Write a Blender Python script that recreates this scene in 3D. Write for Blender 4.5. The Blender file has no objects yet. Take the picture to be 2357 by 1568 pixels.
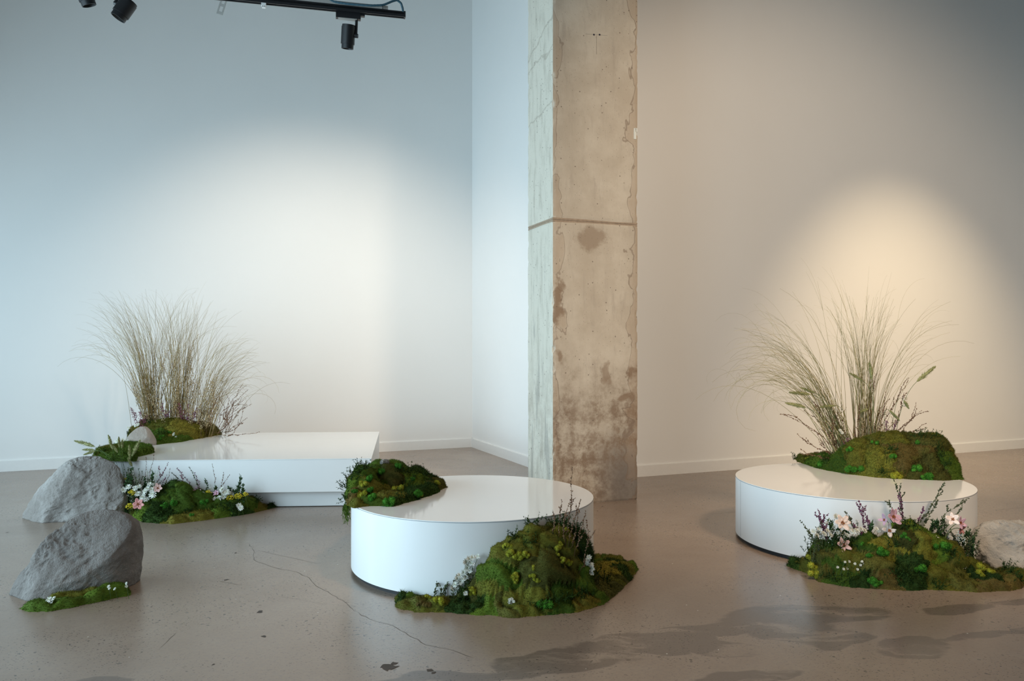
import bpy, math, random
import numpy as np
from mathutils import Vector, Matrix, noise as mnoise

rng = np.random.default_rng(7)
random.seed(7)
C = bpy.context.scene.collection

# ------------------------------------------------------------------ camera, world, lights
F, HZ, HC, CX = 1780.0, 800.0, 1.2, 1178.5         # focal length and horizon row of the photo, eye height
def at(px, py, Y):
    """world point seen at a pixel at depth Y"""
    return np.array([(px - CX) * Y / F, Y, HC - (py - HZ) * Y / F])
def on(px, py, z=0.0):
    """world point seen at a pixel on the level z"""
    return at(px, py, F * (HC - z) / (py - HZ))

cam = bpy.data.cameras.new('camera'); cam.lens = F / 2357 * 36; cam.sensor_width = 36
cam.shift_y = (HZ - 784) / 2357; cam.clip_start = 0.05
camo = bpy.data.objects.new('camera', cam); C.objects.link(camo)
camo.location = (0, 0, HC); camo.rotation_euler = (math.pi / 2, 0, 0)
bpy.context.scene.camera = camo
vs = bpy.context.scene.view_settings
vs.view_transform = 'Standard'; vs.look = 'None'; vs.exposure = 0.3; vs.gamma = 1.0; vs.use_curve_mapping = False

w = bpy.data.worlds.new('world'); bpy.context.scene.world = w; w.use_nodes = True
w.node_tree.nodes['Background'].inputs[0].default_value = (0.86, 0.92, 1.0, 1)
w.node_tree.nodes['Background'].inputs[1].default_value = 0.07

K = on(1087, 1029)                                  # inner corner of the room
_a = math.radians(22.6)
U = np.array([math.cos(_a), math.sin(_a), 0]); V = np.array([-math.sin(_a), math.cos(_a), 0])
RET = 2.62                                          # length of the return wall
ROOM_H = 5.7
def wp(u, v, z=0.0): return K + U * u + V * v + np.array([0, 0, z])

def wallpt(px, py):
    ray = at(px, py, 1.0) - np.array([0, 0, HC]); o0 = wp(0, -RET); s = np.dot(o0 - np.array([0, 0, HC]), V) / np.dot(ray, V); return np.array([0, 0, HC]) + ray * s
def aim(o, p, t):
    o.location = Vector(p); d = Vector(t) - Vector(p)
    o.rotation_euler = d.to_track_quat('-Z', 'Y').to_euler()
def area(name, p, t, sx, sy, power, col, spread=180):
    l = bpy.data.lights.new(name, 'AREA'); l.shape = 'RECTANGLE'; l.size = sx; l.size_y = sy
    l.energy = power; l.color = col; l.spread = math.radians(spread)
    o = bpy.data.objects.new(name, l); C.objects.link(o); aim(o, p, t); return o
def spot(name, p, t, power, col, deg, blend, rad=0.04):
    l = bpy.data.lights.new(name, 'SPOT'); l.energy = power; l.color = col
    l.spot_size = math.radians(deg); l.spot_blend = blend; l.shadow_soft_size = rad
    o = bpy.data.objects.new(name, l); C.objects.link(o); aim(o, p, t); return o

COOL = (0.62, 0.86, 1.0); WARM = (1.0, 0.76, 0.47); WARM2 = (1.0, 0.78, 0.56)
# daylight of the tall shop windows in the side wall on the left
for k, vv in enumerate((-2.6, -5.6, -8.6)):
    area('window_daylight', wp(-6.95, vv, 1.45), wp(0, vv, 1.35), 2.5, 2.4, (112, 115, 92)[k], COOL, 150)
# ceiling tracks behind the photographer
spot('gallery_spot', (3.0, 1.2, 4.3), wallpt(1830, 900), 640, WARM2, 80, .7, 0.32)
spot('gallery_spot', (0.9, 3.3, 4.7), (0.7, 3.1, 0), 205, (1.0, .71, .46), 110, 1.0, 0.15)
spot('gallery_spot', (5.0, 5.2, 4.6), wallpt(2085, 1010), 560, WARM, 60, 1.0, 0.06)
spot('gallery_spot', (-1.1, 5.3, 4.3), wp(-1.75, 0, .40), 350, (1.0, .86, .70), 84, 1.0, 0.10)

# ------------------------------------------------------------------ helpers
def trimesh(name, Vx, T, mats, parent=None, smooth=False, midx=None):
    Vx = np.ascontiguousarray(Vx, dtype=np.float32); T = np.ascontiguousarray(T, dtype=np.int32)
    me = bpy.data.meshes.new(name)
    me.vertices.add(len(Vx)); me.vertices.foreach_set('co', Vx.ravel())
    me.loops.add(T.size); me.loops.foreach_set('vertex_index', T.ravel())
    me.polygons.add(len(T)); me.polygons.foreach_set('loop_start', np.arange(0, T.size, 3, dtype=np.int32))
    if np.isscalar(smooth): smooth = np.full(len(T), bool(smooth))
    me.polygons.foreach_set('use_smooth', np.asarray(smooth, dtype=bool))
    for m in (mats if isinstance(mats, (list, tuple)) else [mats]): me.materials.append(m)
    if midx is not None: me.polygons.foreach_set('material_index', np.asarray(midx, dtype=np.int32))
    me.update()
    o = bpy.data.objects.new(name, me); C.objects.link(o)
    if parent is not None: o.parent = parent
    return o
def tag(o, label, cat, group=None, kind=None):
    if label: o['label'] = label
    if cat: o['category'] = cat
    if group: o['group'] = group
    if kind: o['kind'] = kind
    return o
def thing(name, loc, label, cat, group=None):
    o = bpy.data.objects.new(name, None); C.objects.link(o); o.location = Vector(loc); o.empty_display_size = 0.05
    tag(o, label, cat, group); return o
def local(root): return np.array(root.location)

class Geo:
    """collects triangles"""
    def __init__(s): s.v = []; s.t = []; s.n = 0
    def add(s, v, t):
        v = np.asarray(v, float).reshape(-1, 3); s.v.append(v); s.t.append(np.asarray(t, int).reshape(-1, 3) + s.n); s.n += len(v)
    def quadbox(s, o, a, b, c):
        """box from corner o with edge vectors a, b, c"""
        o, a, b, c = map(np.asarray, (o, a, b, c))
        v = [o, o + a, o + a + b, o + b, o + c, o + a + c, o + a + b + c, o + b + c]
        q = [(0, 3, 2, 1), (4, 5, 6, 7), (0, 1, 5, 4), (1, 2, 6, 5), (2, 3, 7, 6), (3, 0, 4, 7)]
        s.add(v, [x for f in q for x in ((f[0], f[1], f[2]), (f[0], f[2], f[3]))])
    def box(s, c, sx, sy, sz, R=np.eye(3)):
        R = np.asarray(R); c = np.asarray(c, float)
        a, b, d = R[:, 0] * sx, R[:, 1] * sy, R[:, 2] * sz
        s.quadbox(c - a / 2 - b / 2 - d / 2, a, b, d)
    def tube(s, pts, rad, sides=6, caps=True):
        pts = np.asarray(pts, float); n = len(pts)
        rad = np.full(n, rad) if np.isscalar(rad) else np.asarray(rad)
        t = np.gradient(pts, axis=0); t /= np.linalg.norm(t, axis=1)[:, None] + 1e-9
        ref = np.array([0.31, 0.77, 0.21]) if abs(t[0][2]) > .6 else np.array([0.05, 0.1, 1.0])
        a = np.cross(t, ref); a /= np.linalg.norm(a, axis=1)[:, None] + 1e-9
        b = np.cross(t, a)
        th = np.arange(sides) * 2 * math.pi / sides
        v = pts[:, None] + rad[:, None, None] * (np.cos(th)[None, :, None] * a[:, None] + np.sin(th)[None, :, None] * b[:, None])
        T = []
        for i in range(n - 1):
            for j in range(sides):
                p, q = i * sides + j, i * sides + (j + 1) % sides
                T += [(p, q, q + sides), (p, q + sides, p + sides)]
        if caps:
            for j in range(1, sides - 1):
                T.append((0, j + 1, j)); k = (n - 1) * sides; T.append((k, k + j, k + j + 1))
        s.add(v, T)
    def octs(s, P, r, stretch=None, ax=None):
        """small octahedra, optionally stretched along ax"""
        P = np.asarray(P, float).reshape(-1, 3); N = len(P)
        r = np.full(N, r) if np.isscalar(r) else np.asarray(r)
        d = np.array([[1, 0, 0], [-1, 0, 0], [0, 1, 0], [0, -1, 0], [0, 0, 1], [0, 0, -1]], float)
        v = P[:, None] + d[None] * r[:, None, None]
        if ax is not None:
            off = v - P[:, None]; k = (off * ax[:, None]).sum(-1, keepdims=True); v = v + ax[:, None] * k * (stretch - 1)
        f = np.array([(0, 2, 4), (2, 1, 4), (1, 3, 4), (3, 0, 4), (2, 0, 5), (1, 2, 5), (3, 1, 5), (0, 3, 5)])
        s.add(v.reshape(-1, 3), (f[None] + (np.arange(N) * 6)[:, None, None]).reshape(-1, 3))
    def blades(s, P, D, L, W):
        """thin triangles from P along D"""
        N = len(P); L = np.broadcast_to(L, N); W = np.broadcast_to(W, N)
        sd = np.cross(D, rng.normal(size=(N, 3))); sd /= np.linalg.norm(sd, axis=1)[:, None] + 1e-9
        v = np.stack([P - sd * (W / 2)[:, None], P + sd * (W / 2)[:, None], P + D * L[:, None]], 1)
        s.add(v.reshape(-1, 3), np.arange(3 * N).reshape(-1, 3))
    def arr(s): return np.concatenate(s.v), np.concatenate(s.t)
    def build(s, name, mat, parent=None, smooth=False, base=None):
        v, t = s.arr()
        if base is None and parent is not None:
            p = parent; base = np.zeros(3)
            while p is not None: base = base + np.array(p.location); p = p.parent
        if base is not None: v = v - base
        return trimesh(name, v, t, mat, parent, smooth)

def unit(a): a = np.asarray(a, float); return a / (np.linalg.norm(a, axis=-1, keepdims=True) + 1e-9)

# ---- node materials
class M:
    def __init__(s, name):
        s.m = bpy.data.materials.new(name); s.m.use_nodes = True; s.nt = s.m.node_tree
        s.b = s.nt.nodes['Principled BSDF']
    def n(s, t, **k):
        x = s.nt.nodes.new('ShaderNode' + t)
        for a, b in k.items(): setattr(x, a, b)
        return x
    def put(s, sock, val):
        if hasattr(val, 'is_output') or isinstance(val, bpy.types.NodeSocket): s.nt.links.new(val, sock)
        elif isinstance(val, (tuple, list)) and len(val) == 3 and sock.type == 'RGBA': sock.default_value = (*val, 1)
        else: sock.default_value = val
    def obj(s): return s.n('TexCoord').outputs['Object']
    def noise(s, vec, scale, detail=3, rough=.55, dist=0):
        x = s.n('TexNoise'); s.put(x.inputs['Vector'], vec)
        for a, b in (('Scale', scale), ('Detail', detail), ('Roughness', rough), ('Distortion', dist)): x.inputs[a].default_value = b
        return x.outputs['Fac']
    def noisec(s, vec, scale, detail=2):
        x = s.n('TexNoise'); s.put(x.inputs['Vector'], vec); x.inputs['Scale'].default_value = scale; x.inputs['Detail'].default_value = detail
        return x.outputs['Color']
    def vor(s, vec, scale, feature='F1', rnd=1.0):
        x = s.n('TexVoronoi', feature=feature); s.put(x.inputs['Vector'], vec); x.inputs['Scale'].default_value = scale
        x.inputs['Randomness'].default_value = rnd
        return x
    def math(s, op, a, b=0.0, clamp=False):
        x = s.n('Math', operation=op, use_clamp=clamp); s.put(x.inputs[0], a); s.put(x.inputs[1], b); return x.outputs[0]
    def vmath(s, op, a, b=(0, 0, 0)):
        x = s.n('VectorMath', operation=op); s.put(x.inputs[0], a); s.put(x.inputs[1], b); return x
    def step(s, a, lo, hi):
        x = s.n('MapRange', interpolation_type='SMOOTHSTEP'); s.put(x.inputs[0], a); s.put(x.inputs[1], lo); s.put(x.inputs[2], hi)
        return x.outputs[0]
    def mix(s, f, a, b, mode='MIX'):
        x = s.n('Mix', data_type='RGBA', blend_type=mode); s.put(x.inputs[0], f); s.put(x.inputs[6], a); s.put(x.inputs[7], b); return x.outputs[2]
    def mapping(s, vec, loc=(0, 0, 0), rot=(0, 0, 0), sc=(1, 1, 1), vt='POINT'):
        x = s.n('Mapping', vector_type=vt); s.put(x.inputs[0], vec)
        x.inputs['Location'].default_value = loc; x.inputs['Rotation'].default_value = rot; x.inputs['Scale'].default_value = sc
        return x.outputs[0]
    def sep(s, vec):
        x = s.n('SeparateXYZ'); s.put(x.inputs[0], vec); return x.outputs
    def col(s, c): s.put(s.b.inputs['Base Color'], c); return s
    def set(s, **k):
        for a, b in k.items(): s.put(s.b.inputs[a.replace('_', ' ')], b)
        return s
    def bump(s, h, strength=.3, dist=.01):
        x = s.n('Bump'); s.put(x.inputs['Height'], h); x.inputs['Strength'].default_value = strength; x.inputs['Distance'].default_value = dist
        s.nt.links.new(x.outputs[0], s.b.inputs['Normal']); return s
    def rand(s): return s.n('NewGeometry').outputs['Random Per Island']

def plain(name, col, rough=.5, var=.08, scale=30, **k):
    m = M(name); o = m.obj(); f = m.noise(o, scale, 3)
    d = tuple(c * (1 - var * 2) for c in col); l = tuple(min(1, c * (1 + var)) for c in col)
    m.col(m.mix(f, d, l)).set(Roughness=rough, **k); return m.m
def petalmat(name, c0, c1, rough=.6, sub=0.0):
    m = M(name); m.col(m.mix(m.rand(), c0, c1)).set(Roughness=rough); m.b.inputs['Specular IOR Level'].default_value = .2; return m.m

# walls
m = M('white_plaster'); o = m.obj()
m.col(m.mix(m.noise(o, 1.3, 4), (.80, .80, .79), (.84, .84, .83))).set(Roughness=.72)
m.b.inputs['Specular IOR Level'].default_value = .25
m.bump(m.noise(o, 260, 3), .06, .002); MAT_WALL = m.m
MAT_BASE = plain('white_trim_paint', (.82, .82, .81), .4, .02)
MAT_CEIL = plain('ceiling_paint', (.28, .28, .275), .8, .03)

# floor: polished concrete with specks, trowel clouds and darker sealed stains
m = M('polished_concrete'); o = m.obj()
big = m.noise(o, .55, 5, .6, .4); mid = m.noise(o, 3.2, 6, .62, .3); fine = m.noise(o, 60, 4, .7)
c = m.mix(m.step(big, .35, .68), (.235, .172, .128), (.31, .24, .188))
c = m.mix(m.math('MULTIPLY', m.step(mid, .45, .75), .22), c, (.33, .275, .23))
c = m.mix(m.math('MULTIPLY', m.step(fine, .35, .75), .35), c, (.17, .14, .12))
warp = m.vmath('SUBTRACT', m.noisec(m.mapping(o, sc=(.8, 1.6, 1)), 2.6, 5), (.5, .5, .5)).outputs[0]
sc_ = m.n('VectorMath', operation='SCALE'); m.put(sc_.inputs[0], warp); sc_.inputs['Scale'].default_value = .34
wv = m.vmath('ADD', o, sc_.outputs[0]).outputs[0]
stain = None
STAINS = [(1130, 1550, 1400, 1508, .11), (1330, 1512, 1770, 1425, .13), (1680, 1440, 2010, 1402, .15), (1720, 1452, 2000, 1468, .14), (1860, 1492, 2000, 1466, .08), (1560, 1482, 1740, 1500, .07),
          (2050, 1502, 2185, 1474, .10), (2175, 1480, 2400, 1436, .04), (2115, 1404, 2290, 1392, .065), (2270, 1386, 2380, 1374, .05), (1590, 1582, 1850, 1560, .07), (820, 1566, 1180, 1548, .075), (300, 1584, 820, 1574, .07), (150, 1578, 330, 1562, .05)]
for x0, y0, x1, y1, wd_ in STAINS:
    p, q = on(x0, y0), on(x1, y1); c0 = (p + q) / 2; dv = q - p
    d = m.vmath('LENGTH', m.mapping(wv, tuple(c0), (0, 0, math.atan2(dv[1], dv[0])), (np.linalg.norm(dv) * .56, wd_, 50), 'TEXTURE')).outputs['Value']
    f = m.math('SUBTRACT', 1.0, m.step(d, .84, 1.0))
    stain = f if stain is None else m.math('MAXIMUM', stain, f)
streak = m.noise(m.mapping(wv, rot=(0, 0, -.25), sc=(1.3, 4.5, 1)), 2.2, 6, .6, .3)
sm = m.math('MULTIPLY', stain, m.step(streak, .35, .49))
c = m.mix(m.math('MULTIPLY', sm, .66), c, (.095, .072, .060))
v1 = m.vor(m.vmath('ADD', m.mapping(o, sc=(1, 1.0, 1)), m.vmath('MULTIPLY', m.noisec(o, 40, 2), (.03, .03, 0)).outputs[0]).outputs[0], 34); v2 = m.vor(m.mapping(o, rot=(0, 0, 1.0), sc=(1, 2.0, 1)), 70)
patch = m.step(m.noise(o, 1.7, 3), .42, .56)
sp1 = m.math('MULTIPLY', m.math('LESS_THAN', v1.outputs['Distance'], .17), m.math('GREATER_THAN', m.sep(v1.outputs['Color'])[0], .55))
sp2 = m.math('MULTIPLY', m.math('LESS_THAN', v2.outputs['Distance'], .24), m.math('GREATER_THAN', m.sep(v2.outputs['Color'])[1], .45))
sp = m.math('MULTIPLY', m.math('MAXIMUM', sp1, sp2), m.math('ADD', .25, m.math('MULTIPLY', patch, .7)))
c = m.mix(sp, c, (.06, .046, .038))
v3 = m.vor(o, 9); sp3 = m.math('MULTIPLY', m.math('LESS_THAN', v3.outputs['Distance'], .03), m.math('GREATER_THAN', m.sep(v3.outputs['Color'])[2], .7))
c = m.mix(sp3, c, (.6, .57, .52))
m.col(c).set(Roughness=m.math('ADD', .20, m.math('MULTIPLY', big, .12)))
m.b.inputs['Specular IOR Level'].default_value = .55
m.bump(m.noise(o, 9, 2), .02, .003); MAT_FLOOR = m.m
MAT_CRACK = plain('crack_dirt', (.075, .06, .05), .9)

# column concrete: board-formed, bleached, stained brown low down, with crusted leak lines near the arrises
COLW, COLD, COLH = .735, .50, ROOM_H
col_o = on(1272, 1166)
m = M('aged_column_concrete'); o = m.obj(); X, Y_, Z = m.sep(o)
n1 = m.noise(o, 2.3, 8, .66, .1); n2 = m.noise(m.mapping(o, sc=(1, 1, .22)), 16, 5, .65); n3 = m.noise(o, 8, 10, .74, .1)
c = m.mix(m.step(n1, .35, .7), (.50, .425, .335), (.62, .545, .445))
c = m.mix(m.math('MULTIPLY', m.step(n2, .5, .78), .45), c, (.33, .27, .22))
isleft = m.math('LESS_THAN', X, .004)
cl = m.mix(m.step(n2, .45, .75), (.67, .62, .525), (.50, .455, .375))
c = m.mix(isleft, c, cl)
low = m.math('SUBTRACT', 1.0, m.step(m.math('ADD', Z, m.math('MULTIPLY', m.math('SUBTRACT', n1, .5), 2.2)), .35, 1.35))
brown = m.math('MULTIPLY', low, m.step(n3, .36, .62))
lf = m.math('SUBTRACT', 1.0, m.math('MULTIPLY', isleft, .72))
c = m.mix(m.math('MULTIPLY', m.math('MULTIPLY', brown, .85), lf), c, (.20, .125, .075))
gr = m.math('MULTIPLY', m.math('SUBTRACT', 1.0, m.step(m.math('ADD', Z, m.math('MULTIPLY', m.math('SUBTRACT', n3, .5), .9)), .18, .62)), m.step(X, .22, .62))
c = m.mix(m.math('MULTIPLY', gr, .85), c, (.165, .145, .13))
# edge stains and leak contours on the front face
fy = m.math('LESS_THAN', Y_, .004)
wob = m.math('MULTIPLY', m.math('SUBTRACT', m.noise(m.mapping(o, sc=(1, 1, .8)), 4.2, 3, .5, .6), .5), .42)
eL = m.math('ADD', X, wob); eR = m.math('ADD', m.math('SUBTRACT', COLW, X), wob)
for e, w0, amt in ((eL, .045, .5), (eR, .075, .6)):
    ln = m.math('SUBTRACT', 1.0, m.step(m.math('ABSOLUTE', m.math('SUBTRACT', e, w0)), .002, .009))
    inn = m.math('SUBTRACT', 1.0, m.step(e, w0 - .02, w0 + .004))
    c = m.mix(m.math('MULTIPLY', m.math('MULTIPLY', inn, fy), .30), c, (.36, .24, .15))
    c = m.mix(m.math('MULTIPLY', m.math('MULTIPLY', ln, fy), amt), c, (.21, .145, .10))
# smear under the joint, patches by the arris
_w = m.vmath('SUBTRACT', m.noisec(o, 7, 5), (.5, .5, .5)).outputs[0]; _s = m.n('VectorMath', operation='SCALE'); m.put(_s.inputs[0], _w); _s.inputs['Scale'].default_value = .22
bwarp = m.vmath('ADD', o, _s.outputs[0]).outputs[0]
for (cx_, cz_, rx, rz, am) in ((.33, 2.03, .17, .12, .55), (.04, 1.55, .06, .20, .8), (.05, 1.12, .05, .09, .7), (.45, .98, .05, .12, .6), (.68, 1.0, .06, .08, .8), (.64, .80, .10, .05, .75)):
    wv = bwarp
    d = m.vmath('LENGTH', m.mapping(wv, (cx_, 0, cz_), (0, 0, 0), (rx, 5, rz), 'TEXTURE')).outputs['Value']
    f = m.math('SUBTRACT', 1.0, m.step(m.math('ADD', d, m.math('MULTIPLY', m.math('SUBTRACT', n3, .5), 2.2)), .45, 1.0))
    c = m.mix(m.math('MULTIPLY', m.math('MULTIPLY', f, am), fy), c, (.24, .155, .095))
# grey bare streaks on the left face
gs = m.math('MULTIPLY', isleft, m.step(m.math('SUBTRACT', m.noise(m.mapping(o, sc=(1, 2.4, .32)), 5.0, 5, .6), m.math('MULTIPLY', Z, .045)), .53, .60))
c = m.mix(m.math('MULTIPLY', gs, .45), c, (.30, .28, .25))
wz = m.math('MULTIPLY', m.math('SUBTRACT', m.noise(o, 5, 5, .6), .5), .22)
for z0_, sl in ((3.47, .06), (3.70, .34), (3.05, .10)):      # diagonal leak lines across the left face
    e = m.math('SUBTRACT', m.math('ADD', m.math('ADD', Z, wz), m.math('MULTIPLY', Y_, sl)), z0_)
    ln = m.math('SUBTRACT', 1.0, m.step(m.math('ABSOLUTE', e), .003, .016))
    c = m.mix(m.math('MULTIPLY', m.math('MULTIPLY', ln, isleft), .45), c, (.33, .28, .22))
vp = m.vor(o, 26); vq = m.vor(m.mapping(o, sc=(1.4, 1.4, .7)), 60)
pit = m.math('MULTIPLY', m.math('LESS_THAN', vp.outputs['Distance'], .13), m.math('GREATER_THAN', m.sep(vp.outputs['Color'])[0], .72))
pit2 = m.math('MULTIPLY', m.math('LESS_THAN', vq.outputs['Distance'], .17), m.math('GREATER_THAN', m.sep(vq.outputs['Color'])[0], .74))
pt = m.math('MAXIMUM', pit, m.math('MULTIPLY', pit2, .6))
c = m.mix(m.math('MULTIPLY', pt, .75), c, (.15, .11, .085))
m.col(c).set(Roughness=.85)
m.bump(m.math('SUBTRACT', n3, m.math('MULTIPLY', pt, .8)), .28, .012); MAT_COL = m.m
MAT_JOINT = plain('joint_mortar', (.40, .30, .215), .9, .2, 40)

# platforms
m = M('gloss_white_laminate'); o = m.obj()
m.col(m.mix(m.noise(o, 3, 3), (.80, .80, .795), (.83, .83, .825))).set(Roughness=.09)
m.bump(m.noise(o, 5, 2), .012, .01); MAT_TOP = m.m
m = M('satin_white_laminate'); o = m.obj()
m.col(m.mix(m.noise(o, 3, 3), (.80, .80, .795), (.83, .83, .825))).set(Roughness=.28); MAT_SIDE = m.m
MAT_TOE = plain('black_toe_board', (.02, .02, .022), .6)
MAT_SEAM = plain('seam_grey', (.22, .24, .26), .6)  # plain grey of the thin joint lines on the drums

# rocks
def rockmat(name, a, b, dk):
    m = M(name); o = m.obj()
    n1 = m.noise(o, 5, 7, .65, .3); n2 = m.noise(o, 48, 5, .7); n3 = m.noise(o, 170, 3, .6)
    c = m.mix(m.step(n1, .36, .66), a, b)
    c = m.mix(m.math('MULTIPLY', m.step(n2, .55, .75), .5), c, dk)
    c = m.mix(m.math('MULTIPLY', m.step(n3, .6, .75), .35), c, (.42, .41, .39))
    m.col(c).set(Roughness=.9); m.b.inputs['Specular IOR Level'].default_value = .2
    m.bump(m.math('ADD', m.math('MULTIPLY', n2, .7), m.math('MULTIPLY', n3, .35)), .8, .016); return m.m
MAT_ROCK = rockmat('grey_boulder', (.235, .212, .195), (.345, .322, .305), (.145, .132, .122))
MAT_ROCK2 = rockmat('warm_boulder', (.30, .26, .225), (.40, .36, .32), (.20, .18, .165))

MAT_ROCK3 = rockmat('slate_boulder', (.17, .152, .14), (.265, .245, .23), (.11, .10, .093))
MAT_ROCK4 = rockmat('pale_sandy_boulder', (.33, .315, .29), (.50, .475, .44), (.20, .19, .18))

# moss: the colour differs from fibre to fibre
def mossmat(name, a, b, c2, amt=.35):
    m = M(name); o = m.obj(); r = m.rand()
    c = m.mix(r, a, b)
    c = m.mix(m.math('MULTIPLY', m.step(m.noise(o, 14, 4, .6), .48, .7), amt), c, c2)
    m.col(c).set(Roughness=.85); m.b.inputs['Specular IOR Level'].default_value = .12; return m.m
BR = (.17, .09, .03)
MOSS = {
    'olive':  mossmat('olive_moss', (.055, .062, .010), (.155, .155, .022), (.10, .065, .018)),
    'green':  mossmat('green_moss', (.030, .062, .008), (.105, .165, .018), (.06, .07, .012)),
    'dark':   mossmat('dark_fern_moss', (.012, .027, .006), (.042, .082, .014), (.012, .03, .01)),
    'brown':  mossmat('dry_brown_moss', (.075, .058, .016), (.19, .14, .04), (.07, .08, .014), .7),
    'gold':   mossmat('golden_moss', (.085, .078, .012), (.20, .18, .028), (.13, .08, .018)),
    'deep':   mossmat('deep_olive_moss', (.030, .036, .008), (.105, .105, .022), (.05, .04, .012)),
    'yellow': mossmat('yellow_reindeer_moss', (.20, .21, .016), (.42, .42, .05), (.25, .28, .03)),
    'bright': mossmat('bright_reindeer_moss', (.025, .115, .012), (.085, .27, .03), (.04, .13, .015)),
    'lichen': mossmat('grey_lichen', (.22, .21, .19), (.42, .40, .37), (.2, .2, .18)),
}
MAT_STRAW = petalmat('straw_grass', (.16, .115, .045), (.40, .31, .14))
MAT_STRAWG = petalmat('green_straw_grass', (.16, .15, .065), (.42, .35, .17))
MAT_STEM = petalmat('green_stem', (.05, .09, .025), (.11, .16, .05))
MAT_TWIG = petalmat('brown_twig', (.07, .038, .022), (.14, .08, .045))
MAT_CREAM = petalmat('cream_buds', (.34, .26, .13), (.62, .51, .33))
MAT_BUDBR = petalmat('russet_buds', (.12, .055, .03), (.27, .16, .09))
MAT_BUDGR = petalmat('dark_green_buds', (.035, .055, .025), (.12, .12, .06))
MAT_PURP = petalmat('purple_heather', (.10, .025, .06), (.30, .13, .21))
MAT_MAG = petalmat('magenta_heather', (.13, .025, .05), (.36, .13, .19))
MAT_WHITE = petalmat('white_petals', (.58, .58, .50), (.85, .85, .80))
MAT_WCENT = petalmat('pale_green_centre', (.30, .33, .16), (.50, .52, .32))
MAT_YEL = petalmat('yellow_florets', (.50, .38, .02), (.80, .68, .06))
MAT_PINK = petalmat('pink_petals', (.62, .32, .30), (.82, .60, .55))
MAT_MAUVE = petalmat('mauve_petals', (.46, .24, .34), (.70, .48, .56))
MAT_ROSE = petalmat('rose_petals', (.45, .14, .14), (.68, .35, .32))
MAT_BLUSH = petalmat('blush_petals', (.74, .56, .50), (.88, .78, .72))
MAT_PCENT = petalmat('dark_orange_stamens', (.22, .06, .015), (.42, .15, .04))
MAT_FOX = petalmat('foxtail_bristle', (.21, .23, .08), (.46, .44, .22))
MAT_LEAF = petalmat('leaf_green', (.02, .05, .018), (.06, .12, .04))
MAT_BLACK = plain('black_powder_coat', (.012, .013, .015), .45)
MAT_STEEL = plain('galvanised_steel', (.40, .39, .37), .5, .08, 60)
MAT_CABLE = plain('blue_flex_conduit', (.035, .10, .14), .5)
MAT_GLASS = plain('lamp_lens', (.8, .7, .5), .2)

# ------------------------------------------------------------------ setting
def slab(name, g, mat, smooth=False):
    o = g.build(name, mat); o['kind'] = 'structure'; return o
g = Geo(); g.quadbox((-11, -7, -.1), (24, 0, 0), (0, 26, 0), (0, 0, .1)); floor = slab('floor', g, MAT_FLOOR)
TH = .15
zz = np.array([0, 0, ROOM_H])
g = Geo(); g.quadbox(wp(-7.0, 0), U * (7.0 + TH), V * TH, zz); slab('wall_left', g, MAT_WALL)
g = Geo(); g.quadbox(wp(0, -RET + TH), U * TH, V * (RET - TH), zz); slab('wall_centre', g, MAT_WALL)
g = Geo(); g.quadbox(wp(0, -RET), U * 7.2, V * TH, zz); slab('wall_right', g, MAT_WALL)
# far right end of the room (outside the frame)
g = Geo(); g.quadbox(wp(7.2, -RET - 10), U * TH, V * (10 + TH), zz); slab('wall_side', g, MAT_WALL)
# window wall on the left with three tall openings
g = Geo()
u0 = -7.0 - TH
g.quadbox(wp(u0, -10.5), U * TH, V * 10.65, np.array([0, 0, .2]))
g.quadbox(wp(u0, -10.5, 2.75), U * TH, V * 10.65, np.array([0, 0, ROOM_H - 2.75]))
edges = [0.15, -1.35, -3.85, -4.35, -6.85, -7.35, -9.85, -10.5]
for a, b in zip(edges[0::2], edges[1::2]): g.quadbox(wp(u0, b, .2), U * TH, V * (a - b), np.array([0, 0, 2.55]))
slab('wall_window', g, MAT_WALL)
g = Geo(); g.quadbox((-11, -7, ROOM_H), (24, 0, 0), (0, 26, 0), (0, 0, .1)); slab('ceiling', g, MAT_CEIL)
BH, BT = .108, .016
def baseboard(name, o, along, out):
    g = Geo(); n = unit(out)
    g.quadbox(o, along, n * BT, np.array([0, 0, BH - .006])); g.quadbox(o + np.array([0, 0, BH - .006]), along, n * (BT - .005), np.array([0, 0, .006]))
    slab(name, g, MAT_BASE)
baseboard('baseboard_left', wp(-7.0, 0), U * 7.0, -V)
baseboard('baseboard_centre', wp(0, -RET), V * RET, -U)
baseboard('baseboard_right', wp(-BT, -RET), U * 7.2, -V)
# hairline cracks in the slab
def crack(pts, wd=.004, jag=.012, seed=1):
    r = np.random.default_rng(seed); P = np.array([on(*p) for p in pts])
    Q = []
    for a, b in zip(P[:-1], P[1:]):
        k = max(2, int(np.linalg.norm(b - a) / .03))
        for s in np.arange(k) / k: Q.append(a + (b - a) * s + r.normal(0, jag * .45, 3) * (s > 0))
    Q.append(P[-1]); Q = np.array(Q); Q[:, 2] = .0006
    t = unit(np.gradient(Q, axis=0)); n = np.stack([-t[:, 1], t[:, 0], 0 * t[:, 0]], 1)
    wid = .6 * wd * (.35 + .9 * r.random(len(Q))); wid[0] = wid[-1] = wd * .1
    v = np.stack([Q - n * wid[:, None] / 2, Q + n * wid[:, None] / 2], 1).reshape(-1, 3)
    T = []
    for i in range(len(Q) - 1): a = 2 * i; T += [(a, a + 2, a + 1), (a + 1, a + 2, a + 3)]
    g = Geo(); g.add(v, T); g.build('crack', MAT_CRACK, floor)
crack([(574, 1252), (584, 1268), (583, 1282), (592, 1294), (640, 1309), (683, 1317), (712, 1331), (727, 1349), (760, 1367), (800, 1391), (815, 1407), (850, 1425), (905, 1441), (940, 1463), (980, 1485), (1030, 1494), (1090, 1515)], .0032, .008, 3)
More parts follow.
